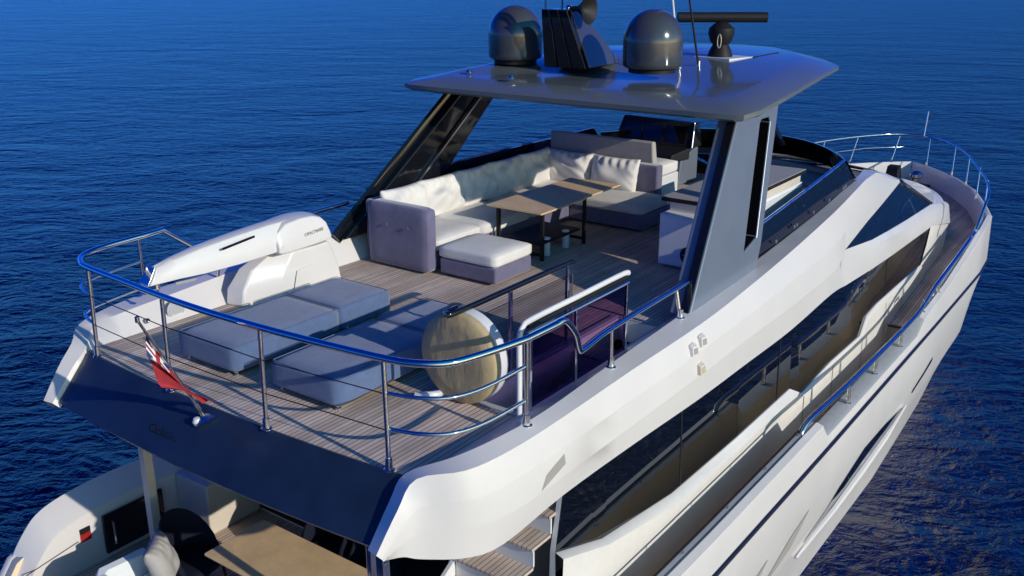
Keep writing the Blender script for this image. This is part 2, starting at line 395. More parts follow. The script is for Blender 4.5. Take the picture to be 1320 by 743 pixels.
for s in (1, -1):   # low grab rail along the high part of the bulwark
    P = [(x, -(lerp(CAPY, x) - .17) * s, lerp(CAPZ, x) + .10) for x in [-.4 + .39 * i for i in range(20)]]
    mb = MB(); mb.tube(P, .016, 8); gr_ = yb(mb, 'grab_rail', MATT, bulwark)
    for p in P[1::3]:
        mb = MB(); mb.tube([(p[0], p[1], p[2] - .11), p], .01, 6); yb(mb, 'grab_rail_foot', STEEL, bulwark)
mb = MB()
B2 = [[(x, -lerp(CAPY, x) - .004, lerp(CAPZ, x) - .01), (x, -lerp(CAPY, x) + .0, lerp(CAPZ, x) + .012), (x, -lerp(CAPY, x) + .1, lerp(CAPZ, x) + .04), (x, -lerp(CAPY, x) + .115, lerp(CAPZ, x) + .02)] for x in bx_ if x <= 7.6 or 13.1 <= x <= 19.5]
# shoulders are split where the bulwark is cut down
A1 = [r for r in B2 if r[0][0] <= 7.6]; A2 = [r for r in B2 if r[0][0] > 13]
for A in (A1, A2):
    for Q in (A, [mirror(r) for r in A]):
        mb = MB(); mb.loft(Q, caps=True); yb(mb, 'shoulder_moulding', WHITE, bulwark, angle=50)

# ---- decks
def quad_strip(pa, pb): return [list(t) for t in zip(pa, pb)]
mb = MB()
segs = [(2.3, 12.17, -3.4, -3.4), (12.17, 13.57, -3.08, -3.08), (13.57, 18.5, -2.76, -2.3), (18.5, 24.8, -2.3, -2.15)]
for x0, x1, z0, z1 in segs:
    k = max(2, int((x1 - x0) / .5)); rows = []
    for i in range(k + 1):
        x = x0 + (x1 - x0) * i / k; z = z0 + (z1 - z0) * i / k; cy = max(.03, lerp(CAPY, x) - .1)
        inn = 2.2 if x < 17 else max(.0, 2.2 - (x - 17) * .5)
        rows.append([(x, -cy, z), (x, -min(inn, cy * .9), z)] if True else 0)
    mb.loft(rows); mb.loft([mirror(r) for r in rows])
    if x1 > 18.6:
        pass
rows = [[(x, -min(max(.0, 2.2 - (x - 17) * .5), max(.03, lerp(CAPY, x) - .1) * .9), deckz(x)), (x, min(max(.0, 2.2 - (x - 17) * .5), max(.03, lerp(CAPY, x) - .1) * .9), deckz(x))] for x in [17 + .4 * i for i in range(20)]]
mb.loft(rows)
yb(mb, 'side_deck', TEAK, smooth=False)
DTEAK = mat('dark_teak', (.07, .05, .04), .6)
for x, z0, z1 in ((12.165, -3.4, -3.08), (13.565, -3.08, -2.76)):
    for s in (1, -1):
        mb = MB(); mb.box(x, x + .03, -3.2 if s > 0 else 2.3, -2.3 if s > 0 else 3.2, z0, z1 - .03); dr = yb(mb, 'deck_riser', WARM)
        mb = MB(); mb.box(x - .025, x + .035, -3.2 if s > 0 else 2.3, -2.3 if s > 0 else 3.2, z1 - .03, z1 + .006); yb(mb, 'step_nosing', DTEAK, dr)
# an intermediate step on the lower deck
mb = MB()
mb.box(11.3, 12.16, -3.12, -2.66, -3.4, -3.12); yb(mb, 'boarding_step', WARM, bevel=.01)
mb = MB()
mb.box(11.25, 12.16, -3.13, -2.64, -3.116, -3.08); yb(mb, 'step_tread', TEAK, bevel=.006)
mb = MB(); mb.box(-1.2, 2.28, -3.05, 3.05, -2.96, -2.9); yb(mb, 'cockpit_deck', TEAK, smooth=False)

mb = MB(); mb.box(-1.28, -1.21, -2.84, 2.84, -4.4, -2.35); yb(mb, 'transom', WHITE, bevel=.02)
mb = MB(); mb.box(-3.25, -1.29, -2.85, 2.85, -4.4, -4.27); yb(mb, 'swim_platform', TEAK, bevel=.01)
# ---- upper deck: teak with the stair opening
def aftx(y): return -.1 * (1 - min(1, abs(y) / 2.1) ** 2)
HX0, HX1, HY0, HY1 = 1.5, 4.3, -2.34, -1.8
mb = MB()
ys = [-2.5, HY0, HY1, -1.2, -.6, 0, .6, 1.2, 1.8, 2.5]
cols = [lambda y: aftx(y) - .0, lambda y: HX0, lambda y: HX1, lambda y: 8.0, lambda y: 12.4]
for i in range(len(ys) - 1):
    for j in range(len(cols) - 1):
        if i == 1 and j == 1: continue
        a, b = ys[i], ys[i + 1]
        mb.add([(cols[j](a), a, 0), (cols[j + 1](a), a, 0), (cols[j + 1](b), b, 0), (cols[j](b), b, 0)], [(0, 1, 2, 3)])
fly = yb(mb, 'upper_deck', TEAK, smooth=False)
mb = MB()   # slab underside and edges of the opening
for x0, x1, y0, y1 in ((.1, 11.5, HY1, 2.2), (.1, HX0, -2.2, HY1), (HX1, 11.5, -2.4, HY1), (HX0, HX1, -2.55, HY0)):
    mb.box(x0, x1, y0, y1, -.28, -.012)
yb(mb, 'deck_slab', PANELW, smooth=False)
mb = MB()
fw = .07
mb.box(HX0 - fw, HX0, HY0 - fw, HY1 + fw, .002, .022); mb.box(HX0, HX1, HY1, HY1 + fw, .002, .022); mb.box(HX0, HX1, HY0 - .06, HY0, .002, .022)
yb(mb, 'hatch_rim', GREYTOP, bevel=.006)

# ---- stairs between cockpit and upper deck
mbt, mbr = MB(), MB()
stairs = None
for k in range(13):
    x = -.3 + .3 * k; z = -2.9 + .2154 * (k + 1)
    if k == 0:
        mbs = MB(); mbs.box(2.4, 4.2, HY0 - .06, HY0 - .01, -2.9, -.29)
        mbs.hexa([(-.4, HY1 + .01, -2.9), (.3, HY1 + .01, -2.9), (4.25, HY1 + .01, -.3), (4.25, HY1 + .01, -.03), (3.9, HY1 + .01, -.03), (-.4, HY1 + .01, -2.6)],
                 [(-.4, HY1 + .05, -2.9), (.3, HY1 + .05, -2.9), (4.25, HY1 + .05, -.3), (4.25, HY1 + .05, -.03), (3.9, HY1 + .05, -.03), (-.4, HY1 + .05, -2.6)])
        mbs.box(1.2, 4.25, HY1 + .052, HY1 + .09, -2.9, -.29)
        stairs = yb(mbs, 'staircase', PANELW)
    if z < -.02:
        y0_ = -2.53 if z < -.75 else HY0
        mb = MB(); mb.box(x - .02, x + .31, y0_, HY1, z - .035, z); yb(mb, 'stair_tread', TEAK, stairs, bevel=.006)
    mb = MB(); mb.box(x + .003, x + .025, (-2.53 if z < -.75 else HY0) + .003, HY1 - .003, z - .2154 + .002, min(z - .037, -.03)); yb(mb, 'stair_riser', PANELW, stairs)

# ---- deckhouse: the long white side body under the upper deck, lofted from six edge lines per side
#        inner edge            top break            crease 1               crease 2               lower edge
STN = [
    [(-.47, -2.29, -.43), (-.50, -2.41, -.42), (-.47, -2.44, -.46), (-.45, -2.44, -.49), (-.42, -2.40, -.52)],
    [(-.20, -2.29, -.12), (-.27, -2.44, -.12), (-.27, -2.49, -.25), (-.27, -2.49, -.40), (-.26, -2.47, -.54)],
    [(-.01, -2.30, .05), (-.07, -2.47, .08), (-.09, -2.56, -.12), (-.12, -2.57, -.34), (-.14, -2.56, -.59)],
    [(.28, -2.56, .15), (.20, -2.76, .13), (.20, -2.83, -.11), (.20, -2.83, -.36), (.17, -2.78, -.66)],
    [(.70, -2.68, .18), (.65, -2.86, .14), (.65, -2.93, -.10), (.63, -2.94, -.38), (.55, -2.88, -.69)],
    [(1.4, -2.72, .18), (1.4, -2.89, .15), (1.5, -2.95, -.10), (1.5, -2.96, -.38), (1.45, -2.91, -.63)],
    [(2.7, -2.64, .17), (2.7, -2.87, .15), (2.7, -2.95, -.11), (2.7, -2.965, -.385), (2.7, -2.91, -.67)],
    [(4.3, -2.57, .17), (4.3, -2.86, .15), (4.3, -2.945, -.11), (4.3, -2.965, -.39), (4.3, -2.91, -.75)],
    [(5.6, -2.53, .19), (5.6, -2.83, .19), (5.6, -2.93, -.09), (5.6, -2.955, -.39), (5.6, -2.9, -.79)],
    [(7.2, -2.46, .22), (7.2, -2.76, .25), (7.2, -2.89, -.08), (7.2, -2.935, -.41), (7.2, -2.89, -.83)],
    [(9.0, -2.43, .33), (9.0, -2.69, .37), (9.0, -2.80, -.06), (9.0, -2.87, -.42), (8.95, -2.86, -.80)],
    [(9.9, -2.42, .41), (9.9, -2.64, .44), (9.9, -2.73, .05), (9.75, -2.76, -.30), (9.75, -2.83, -.88)],
]
mb = MB()
for s in (1, -1):
    rows = []
    for r in STN:
        p = [(x, y * s, z) for x, y, z in r]
        if s < 0 and r[0][0] > .2:   # the port coaming stands a little higher and steeper
            zc = lerp([(-.1, .02), (.4, .19), (1.3, .24), (2.3, .3), (4, .38), (12, .45)], p[0][0])
            p[0] = (p[0][0], 2.58, zc); p[1] = (p[1][0], max(p[1][1], 2.72), zc + .0)
        fz = -.03 if r[0][0] > -.1 else r[0][2] - .07
        foot = (max(aftx(2.2) + .0, p[0][0] - .02) if r[0][0] > -.1 else r[0][0] + .06, -2.3 * s if r[0][0] > -.1 else -2.262 * s, fz)
        q1 = tuple(Vector(p[2]) * .97 + Vector(p[3]) * .03); q2 = tuple(Vector(p[3]) * .95 + Vector(p[4]) * .05)
        inn = -1 if p[4][1] > 0 else 1
        q1 = (q1[0], q1[1] + .012 * inn, q1[2] - .006); q2 = (q2[0], q2[1] + .026 * inn, q2[2] - .004)
        if r[0][0] < 2.0: q1 = tuple(Vector(p[2]) * .97 + Vector(p[3]) * .03); q2 = tuple(Vector(p[3]) * .95 + Vector(p[4]) * .05)
        low_in = (p[4][0] + (.1 if p[4][0] < .4 else 0), p[4][1] + (.12 if p[4][0] < .4 else .5) * inn, p[4][2] + .04)
        rows.append([foot, p[0], p[1], p[2], q1, p[3], q2, p[4], low_in])
    cols_ = [smooth_path([r[k] for r in rows], 4) for k in range(len(rows[0]))]
    mb.loft([list(t) for t in zip(*cols_)])
    mb.add(rows[0], [tuple(range(len(rows[0])))])
house = yb(mb, 'deckhouse', WHITE, angle=32)

def both(fn):
    for s in (1, -1): fn(s)
def sy(pts, s): return [(x, y * s, z) for x, y, z in pts]

# forward upper side: from the station at 9.9 the side splits round the wheelhouse window
def fwd(s):
    # upper skin: coaming top down to the window's upper edge
    a = [(9.5, -2.41, 0.36), (9.9, -2.42, 0.41), (11.3, -2.35, .50), (12.4, -2.15, .46), (13.6, -1.95, .22), (14.6, -1.75, -.02)]
    b = [(9.5, -2.64, 0.39), (9.9, -2.64, 0.44), (11.3, -2.52, .52), (12.4, -2.36, .42), (13.6, -2.2, .2), (14.6, -2.12, -.06)]
    c = [(9.5, -2.74, -0.03), (9.9, -2.73, 0.05), (11.3, -2.62, .18), (12.4, -2.49, .19), (13.6, -2.36, .08), (14.5, -2.26, -.08)]
    d = [(9.45, -2.8, -0.345), (9.75, -2.76, -0.3), (11.3, -2.62, -.20), (12.4, -2.52, -.16), (13.6, -2.4, -.12), (14.45, -2.3, -.11)]
    mb = MB(); mb.loft([[p, q, r_, t] for p, q, r_, t in zip(sy(a, s), sy(b, s), sy(c, s), sy(d, s))])
    yb(mb, 'side_panel', WHITE, house, angle=40)
    # wheelhouse window
    lo = [(9.75, -2.762, -.305), (11.3, -2.73, -.50), (12.6, -2.66, -.63), (14.2, -2.56, -.79), (17.15, -2.34, -1.09)]
    up = [(9.75, -2.76, -.30), (11.3, -2.615, -.21), (12.4, -2.515, -.17), (14.45, -2.295, -.115), (17.15, -2.33, -1.07)]
    mb = MB(); mb.loft(quad_strip(sy(up, s), sy(lo, s))); yb(mb, 'wheelhouse_window', GLASS, house, angle=60)
    # brow under the window and the lower side
    e1 = [(9.45, -2.8, -0.345), (9.75, -2.76, -0.3), (11.3, -2.735, -.50), (12.6, -2.67, -.63), (14.2, -2.57, -.79), (17.15, -2.35, -1.09), (19.4, -2.16, -1.5), (20.0, -2.05, -1.62)]
    e2 = [(9.45, -2.805, -0.44), (9.75, -2.772, -0.4), (11.3, -2.80, -.58), (12.6, -2.75, -.72), (14.2, -2.67, -.9), (17.15, -2.45, -1.21), (19.4, -2.27, -1.56), (20.0, -2.12, -1.66)]
    e3 = [(9.45, -2.825, -0.83), (9.75, -2.83, -0.88), (11.4, -2.79, -1.02), (12.8, -2.73, -1.14), (14.4, -2.64, -1.28), (16.9, -2.5, -1.5), (19.2, -2.4, -1.95), (19.9, -2.25, -2.2)]
    e4 = [(9.45, -2.4, -0.8), (9.75, -2.4, -0.84), (11.4, -2.4, -1.0), (12.8, -2.4, -1.12), (14.4, -2.4, -1.26), (16.9, -2.36, -1.5), (19.2, -2.3, -1.95), (19.9, -2.1, -2.2)]
    mb = MB(); mb.loft([list(t) for t in zip(sy(e1, s), sy(e2, s), sy(e3, s), sy(e4, s))]); yb(mb, 'brow_panel', WHITE, house, angle=40)
    # main deck windows: one long pane with the cut-up corner amidships
    up = [(2.06, -2.55, -.55), (3.0, -2.55, -.55), (4.4, -2.55, -.55), (6.3, -2.55, -.6), (8.2, -2.55, -.7), (8.75, -2.55, -.72), (10.1, -2.55, -.8), (11.7, -2.54, -.95), (12.05, -2.54, -1.0), (12.7, -2.53, -1.06), (14.5, -2.5, -1.24), (16.85, -2.46, -1.5)]
    lo = [(1.78, -2.6, -1.56), (2.7, -2.6, -1.88), (4.35, -2.6, -2.12), (6.3, -2.6, -2.17), (8.3, -2.58, -2.2), (8.75, -2.62, -2.43), (10.1, -2.62, -2.36), (11.7, -2.62, -2.40), (12.05, -2.60, -2.12), (12.75, -2.58, -2.09), (14.5, -2.55, -2.14), (16.1, -2.52, -2.2)]
    mb = MB(); mb.loft(quad_strip(sy(up, s), sy(lo, s))); yb(mb, 'saloon_window', GLASS, house, smooth=False)
    for xm, z0, z1 in ((4.55, -.57, -2.12), (7.75, -.68, -2.19), (13.25, -1.12, -2.1)):
        yu = lerp([(a[0], a[1]) for a in up], xm); yl = lerp([(a[0], a[1]) for a in lo], xm)
        mb = MB(); mb.add(sy([(xm, yu - .004, z0), (xm + .035, yu - .004, z0), (xm + .035, yl - .004, z1), (xm, yl - .004, z1)], s), [(0, 1, 2, 3)]); yb(mb, 'window_mullion', MATT, house, smooth=False)
    # ledge and lower wall
    lw = [(x, y - .012, z) for x, y, z in lo]
    l2 = [(x, y - (.10 if x < 8.5 else .05), z - (.10 if 3 < x < 8.5 else .035)) for x, y, z in lo]
    l3 = [(1.72, -2.71, -2.95), (2.7, -2.71, -3.42), (4.3, -2.71, -3.42), (6.3, -2.71, -3.42), (8.3, -2.69, -3.42), (8.75, -2.69, -3.42), (10.1, -2.69, -3.42), (11.7, -2.69, -3.42), (12.05, -2.68, -3.42), (12.75, -2.66, -3.2), (14.5, -2.63, -3.0), (16.3, -2.6, -2.72)]
    mb = MB(); mb.loft([list(t) for t in zip(sy(lo, s), sy(lw, s), sy(l2, s), sy(l3, s))])
    # forward corner of the side wall, from the pane's raked edge to the nose
    f0 = [(16.1, -2.532, -2.2), (16.5, -2.51, -1.85), (16.85, -2.472, -1.5)]
    f1 = [(16.3, -2.6, -2.72), (18.2, -2.52, -2.3), (18.9, -2.42, -1.9)]
    f2 = [(16.6, -2.58, -2.72), (19.6, -2.2, -2.3), (19.9, -2.2, -2.1)]
    mb.loft([list(t) for t in zip(sy(f0, s), sy(f1, s), sy(f2, s))])
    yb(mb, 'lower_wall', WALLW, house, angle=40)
    # seams in the lower wall
    for x0, z0 in ((8.74, -2.47), (10.1, -2.42), (11.7, -2.46), (13.2, -2.2), (14.3, -2.22)):
        mb = MB(); mb.add(sy([(x0, -2.676 + .03 * (x0 > 12), z0), (x0 + .02, -2.676 + .03 * (x0 > 12), z0), (x0 + .02, -2.694 + .04 * (x0 > 12), -3.3 + .35 * (x0 > 12)), (x0, -2.694 + .04 * (x0 > 12), -3.3 + .35 * (x0 > 12))], s), [(0, 1, 2, 3)]); yb(mb, 'panel_seam', MATT, house, smooth=False)
    mb = MB(); mb.add(sy([(1.72, -2.68, -2.95), (1.78, -2.6, -1.56), (2.06, -2.55, -.55), (2.06, -2.50, -.55), (1.78, -2.54, -1.56), (1.72, -2.56, -2.95)], s), [(0, 1, 4, 5), (1, 2, 3, 4)]); yb(mb, 'window_end_post', PANELW, house, smooth=False)
    # door handles on the lower wall
    mb = MB(); mb.tube(sy([(13.2, -2.70, -2.62), (13.2, -2.74, -2.62), (13.7, -2.74, -2.6), (13.7, -2.70, -2.6)], s), .012); yb(mb, 'door_handle', STEEL, house)
    mb = MB(); mb.box(*(2.2, 2.42), *sorted((-2.70 * s, -2.675 * s)), -2.35, -2.2); yb(mb, 'door_catch', SLATE, house, bevel=.02)
    pass
both(fwd)

# windscreen of the wheelhouse and the coachroof in front of the upper deck
mb = MB()
rows = []
for t in [i / 8 for i in range(-8, 9)]:
    y = 2.12 * t
    rows.append([(12.55 - .5 * t * t * 0 + (.35 - .35 * t * t), 2.15 * t, .46 + .03 * (1 - t * t)), (13.6 + .4 * (1 - t * t), 2.0 * t, .24), (14.6 + .5 * (1 - t * t), 1.95 * t, -.03), (14.6 + .5 * (1 - t * t), 2.12 * t, -.06)])
mb.loft(rows); yb(mb, 'coachroof', WHITE, house, angle=50)
mb = MB(); rows = []
for t in [i / 8 for i in range(-8, 9)]:
    rows.append([(14.55 + .55 * (1 - t * t), 2.2 * t, -.07), (17.15 + .9 * (1 - t * t), 2.33 * t, -1.08)])
mb.loft(rows); yb(mb, 'windshield', GLASS, house, angle=50)
mb = MB(); mb.tube([(14.45, -2.3, -.10), (15.8, -2.32, -.58), (17.15, -2.34, -1.07)], .035, 8); mb.tube([(14.45, 2.3, -.10), (15.8, 2.32, -.58), (17.15, 2.34, -1.07)], .035, 8); yb(mb, 'windshield_pillar', DARK, house)
mb = MB(); rows = []      # foredeck trunk
for i in range(25):
    a = R(-90 + 180 * i / 24); c, q = math.cos(a), math.sin(a)
    rows.append([(17.4, 1.2 * q, -1.12), (18.2 + .6 * c, 1.95 * q, -1.52), (18.7 + 3.8 * c, 2.06 * q, -1.70), (18.75 + 3.92 * c, 2.16 * q, -1.77), (18.75 + 3.8 * c, 2.1 * q, -2.32)])
mb.loft(rows); yb(mb, 'foredeck_trunk', WHITE, house, angle=40)

# interior behind the cockpit: saloon bulkhead with glazed doors
mb = MB(); mb.box(2.0, 2.08, -1.7, 2.9, -2.9, -.28); bulk = yb(mb, 'saloon_bulkhead', WARM, smooth=False)
for y0, y1 in ((-1.4, -.1), (-.05, 1.25), (1.3, 2.2)):
    mb = MB(); mb.box(1.975, 1.999, y0, y1, -2.85, -.4); yb(mb, 'saloon_door', GLASS, bulk, bevel=.004)
mb = MB(); mb.box(2.2, 16.0, -1.68, 2.3, -3.3, -1.2); yb(mb, 'saloon_core', MATT, bulk, smooth=False)

# cockpit sides: port and starboard wing
def wing(s):
    mb = MB()
    P = [p for p in [(q[0], q[2]) for q in smooth_path([(-1.4, 0, -3.6), (-1.2, 0, -3.2), (-.8, 0, -2.56), (-.62, 0, -2.31), (-.42, 0, -2.13), (-.1, 0, -2.04), (.4, 0, -2.0), (1.0, 0, -2.02), (2.0, 0, -2.12), (2.6, 0, -2.2)], 4)]]
    rows = [[(x, 3.30 * s, z - .30), (x, 3.24 * s, z - .03), (x, 3.2 * s, z), (x, 2.88 * s, z - .155), (x, 2.85 * s, z - .18), (x, 2.85 * s, min(-2.95, z - .15))] for x, z in P]
    mb.loft(rows, caps=False); w = yb(mb, 'cockpit_wing', WHITE, angle=28)
    if s > 0:
        mb = MB(); mb.box(.15, .98, 2.80, 2.846, -2.83, -2.31); g = yb(mb, 'side_hatch', DARK, w, bevel=.015)
        mb = MB(); mb.tube([(.26, 2.79, -2.42), (.26, 2.77, -2.42), (.26, 2.77, -2.72), (.26, 2.79, -2.72)], .012); yb(mb, 'hatch_handle', CHROME, w)
        mb = MB(); mb.box(-.13, .0, 2.83, 2.846, -2.53, -2.43); yb(mb, 'red_panel', REDP, w)
        mb = MB(); mb.box(-.13, .0, 2.83, 2.846, -2.42, -2.36); yb(mb, 'black_panel', MATT, w)
        mb = MB(); mb.tube([(-.95, 2.845, -2.75), (-.8, 2.845, -2.6), (-.16, 2.845, -2.5)], .006, 5); yb(mb, 'locker_seam', MATT, w)
both(wing)
mb = MB(); mb.box(1.2, 1.99, 2.2, 2.84, -2.9, -2.2); yb(mb, 'corner_locker', WARM, bevel=.03)

# cockpit posts under the overhang
for x, y, m, w in ((.42, 2.15, WARM, .055), (-.02, -2.0, CHROME, .045), (-.02, -1.86, CHROME, .03)):
    mb = MB(); mb.box(x - w, x + w, y - w, y + w, -2.9, -.3); yb(mb, 'cockpit_post', m, bevel=.01)

# ---- dark sloping face at the after end of the upper deck
N = 24
rows = []
for i in range(N + 1):
    y = -2.26 + 4.52 * i / N
    b = -.1 * (1 - min(1, abs(y) / 2.26) ** 2)
    rows.append([(b + .03, y, .0), (b - .0, y, .012), (b - .03, y, .0), (-.42 + b, y, -.43), (-.40 + b, y, -.46), (b - .1, y, -.3)])
mb = MB(); mb.loft(rows); fascia = yb(mb, 'transom_face', NAVY, angle=30)
# raised lettering, dark on dark
def letters(txt, size, name, m, parent, M, ext=.004):
    cu = bpy.data.curves.new(name, 'FONT'); cu.body = txt; cu.size = size; cu.extrude = ext; cu.align_x = 'CENTER'; cu.align_y = 'CENTER'
    to = bpy.data.objects.new(name, cu); COL.objects.link(to)
    dg = bpy.context.evaluated_depsgraph_get(); me = bpy.data.meshes.new_from_object(to.evaluated_get(dg))
    bpy.data.objects.remove(to); me.transform(M); me.materials.clear(); me.materials.append(m)
    o = bpy.data.objects.new(name, me); COL.objects.link(o); o.parent = parent; return o
nrm = Vector((-.72, 0, .69)).normalized(); rgt = Vector((0, -1, 0)); upv = nrm.cross(rgt)
M = Matrix((rgt, upv, nrm)).transposed().to_4x4()
if upv.z < 0: M = Matrix((rgt, -upv, nrm)).transposed().to_4x4()
M.translation = Vector((-.365, .40, -.276 + 5.3)) + nrm * .006
letters('Cachelles 90', .115, 'name_lettering', MATT, fascia, M)

# ---- hardtop
RO = [(5.55, -2.6), (5.62, -2.66), (6.1, -2.74), (9.9, -2.33), (10.8, -1.75), (11.8, -.85), (12.0, 0)]
def rz(x, y): 
    z = lerp([(5.5, 2.3), (6.2, 2.37), (8, 2.45), (10, 2.5), (12, 2.5)], x)
    return z
half = [(5.55, 0)] + [(5.55, -2.0), (5.55, -2.5), (5.6, -2.64), (5.9, -2.72), (7.0, -2.65), (8.5, -2.48), (9.9, -2.31), (10.9, -1.7), (11.8, -.87), (12.05, 0)]
full = half + [(x, -y) for x, y in half[-2:0:-1]]
def ring(inset, dz):
    out = []
    cx, cy = 8.7, 0
    for x, y in full:
        d = Vector((cx - x, cy - y)); L = d.length
        p = Vector((x, y)) + Vector((d.x / 3.2 * inset, (1 if d.y > 0 else -1 if d.y < 0 else 0) * min(abs(d.y) / 2.4, 1) * inset))
        out.append((p.x, p.y, rz(x, y) + dz))
    return out
mb = MB(); mb.loft([ring(1.2, -.10), ring(.35, -.10), ring(.05, -.10), ring(0, -.07), ring(.0, -.015), ring(.03, .0), ring(.46, .09), ring(.52, .095), ring(1.4, .105), ring(2.3, .11)], close=True, caps=True)
roof = yb(mb, 'hardtop', ROOF, angle=20)
def pillar(s):
    A, Bq, Cq = Vector((4.46, -2.64, .13)), Vector((6.42, -2.62, .15)), Vector((7.5, -2.33, 2.28))
    nn = (Bq - A).cross(Cq - A)
    def on(x, z, off=0.): return (x, (A.y - (nn.x * (x - A.x) + nn.z * (z - A.z)) / nn.y - off) * s, z)
    O = [(4.46, .13), (6.42, .15), (6.62, .42), (7.5, 2.28), (6.18, 2.26)] if s > 0 else [(3.95, .33), (5.5, .33), (5.7, .6), (7.4, 2.28), (6.42, 2.26)]
    o = [on(x, z) for x, z in O]; i = [(x, y + .26 * s, z) for x, y, z in o]
    if s > 0:
        hole = [on(6.09, .50), on(6.52, .60), on(7.15, 2.0), on(7.12, 2.06), on(6.86, 2.06), on(6.80, 2.02)]
        bm = bmesh.new(); ed = []
        for loop in (o, hole):
            vv = [bm.verts.new(q) for q in loop]; ed += [bm.edges.new((vv[k], vv[(k + 1) % len(vv)])) for k in range(len(vv))]
        bmesh.ops.triangle_fill(bm, use_beauty=True, use_dissolve=True, edges=ed)
        ex = bmesh.ops.extrude_face_region(bm, geom=bm.faces[:])
        for v in [g for g in ex['geom'] if isinstance(g, bmesh.types.BMVert)]: v.co.y += .26
        bm.verts.index_update(); mb = MB(); mb.add([v.co for v in bm.verts], [[v.index for v in f.verts] for f in bm.faces]); bm.free()
        p = yb(mb, 'hardtop_pillar', PYL, bevel=.02, seg=2)
        hc = Vector((sum(q[0] for q in hole) / 6, 0, sum(q[2] for q in hole) / 6))
        rim = [[(q[0] + (hc.x - q[0]) * .006, q[1] + d, q[2] + (hc.z - q[2]) * .006) for d in (.02, .24)] for q in hole]
        mb = MB(); mb.loft(rim + [rim[0]]); yb(mb, 'slot_shade_lining', SLOT, p, smooth=False)  # black lining added to paint the dark inside of the slot
    else:
        mb = MB(); mb.hexa(o, i); p = yb(mb, 'hardtop_pillar', DARK, bevel=.03, seg=3)
    if s > 0:
        mb = MB(); a0, a1 = Vector(on(4.46, .13)), Vector(on(6.18, 2.26)); u = Vector((-.03, .012, 0)); w = Vector((-.01, .11, 0))
        mb.hexa([tuple(a0 + u), tuple(a0 + u + w), tuple(a0 + w + Vector((.2, 0, 0))), tuple(a0 + Vector((.0, .02, 0)))], [tuple(a1 + u), tuple(a1 + u + w), tuple(a1 + w + Vector((.2, 0, 0))), tuple(a1 + Vector((.0, .02, 0)))]); yb(mb, 'pillar_shade_strip', DARK, p, bevel=.01)  # black slab added to paint the shade on the pillar's aft face
    else:
        mb = MB(); a0, a1 = Vector(on(3.95, .33)), Vector(on(6.42, 2.26)); mb.tube([tuple(a0 + Vector((-.02, -.1, 0))), tuple(a1 + Vector((-.02, -.1, 0)))], .05, 8, flat=2.2); yb(mb, 'pillar_edge', DARK, p)
        mb = MB(); mb.slab([(4.75, 2.335, .4), (4.80, 2.335, .4), (6.95, 2.055, 2.24), (6.90, 2.055, 2.24)], (0, -.03, 0)); yb(mb, 'pillar_trim', STEEL, p)
    return p
both(pillar)
for x0, y0, x1, y1 in ((10.4, .55, 12.1, .15), (10.3, -.55, 12.05, -.75)):
    mb = MB(); mb.hexa([(x1 - .07, y1 - .04, .8), (x1 + .07, y1 - .04, .8), (x1 + .07, y1 + .04, .8), (x1 - .07, y1 + .04, .8)], [(x0 - .1, y0 - .06, 2.39), (x0 + .1, y0 - .06, 2.39), (x0 + .1, y0 + .06, 2.39), (x0 - .1, y0 + .06, 2.39)]); yb(mb, 'hardtop_strut', DARK)
# roof details
mb = MB(); mb.lathe([(.05, 0), (.055, .02), (.035, .05), (.01, .055)], (6.25, 1.95, 2.43), 16); yb(mb, 'deck_light', STEEL, roof)
mb = MB(); mb.lathe([(.05, 0), (.055, .02), (.035, .05), (.01, .055)], (6.0, 1.0, 2.43), 16); yb(mb, 'deck_light', CHROME, roof)
mb = MB(); mb.box(9.3, 10.3, -1.2, -1.175, 2.55, 2.606); yb(mb, 'roof_seam', MATT, roof)

# ---- wind deflectors of dark glass round the forward half of the upper deck
def defl(s):
    a = [(6.6, -2.44, .19), (7.24, -2.43, .21), (9.2, -2.42, .34), (11.2, -2.38, .5)]
    b = [(6.6, -2.34, .55), (7.18, -2.34, .59), (9.1, -2.33, .76), (10.68, -2.32, .91)]
    if s < 0:
        a = [(4.5, -2.56, .36)] + [(x, y - .1, z) for x, y, z in a]; b = [(4.6, -2.54, .9)] + [(x, y - .16, max(z, .98)) for x, y, z in b]
    mb = MB(); mb.loft(quad_strip(sy(a, s), sy(b, s))); 
    mb.loft(quad_strip([(x, y + .02 * s, z) for x, y, z in sy(a, s)], [(x, y + .02 * s, z) for x, y, z in sy(b, s)]))
    w = yb(mb, 'wind_deflector', GLASS, angle=60)
    mb = MB(); mb.tube([(x, y, z + .01) for x, y, z in sy(b, s)] , .022, 8); yb(mb, 'deflector_rail', CHROME, w)
    for (x, z) in ((7.5, .3), (8.2, .36), (8.3, .365), (9.0, .41), (9.7, .46), (10.4, .53), (10.5, .54), (11.0, .58), (10.6, .82), (8.6, .6)):
        mb = MB(); t = (z - .2) / .4; mb.lathe([(.03, 0), (.03, .02), (.0, .024)], (x, (-2.46 + .05 * max(0, t - .2)) * s - .01 * s, z), 10, 'Y'); yb(mb, 'glass_stud', CHROME, w)
both(defl)
mb = MB(); rows = []
for i in range(-12, 13):
    t = i / 12; k = 1 - abs(t) ** 2.4
    rows.append([(11.2 + 1.75 * k, 2.40 * t, .5), (10.7 + 1.75 * k, 2.34 * t, .92), (10.68 + 1.72 * k, 2.30 * t, .92), (11.15 + 1.72 * k, 2.36 * t, .48)])
mb.loft(rows); ws = yb(mb, 'upper_windscreen', DARK, angle=60)
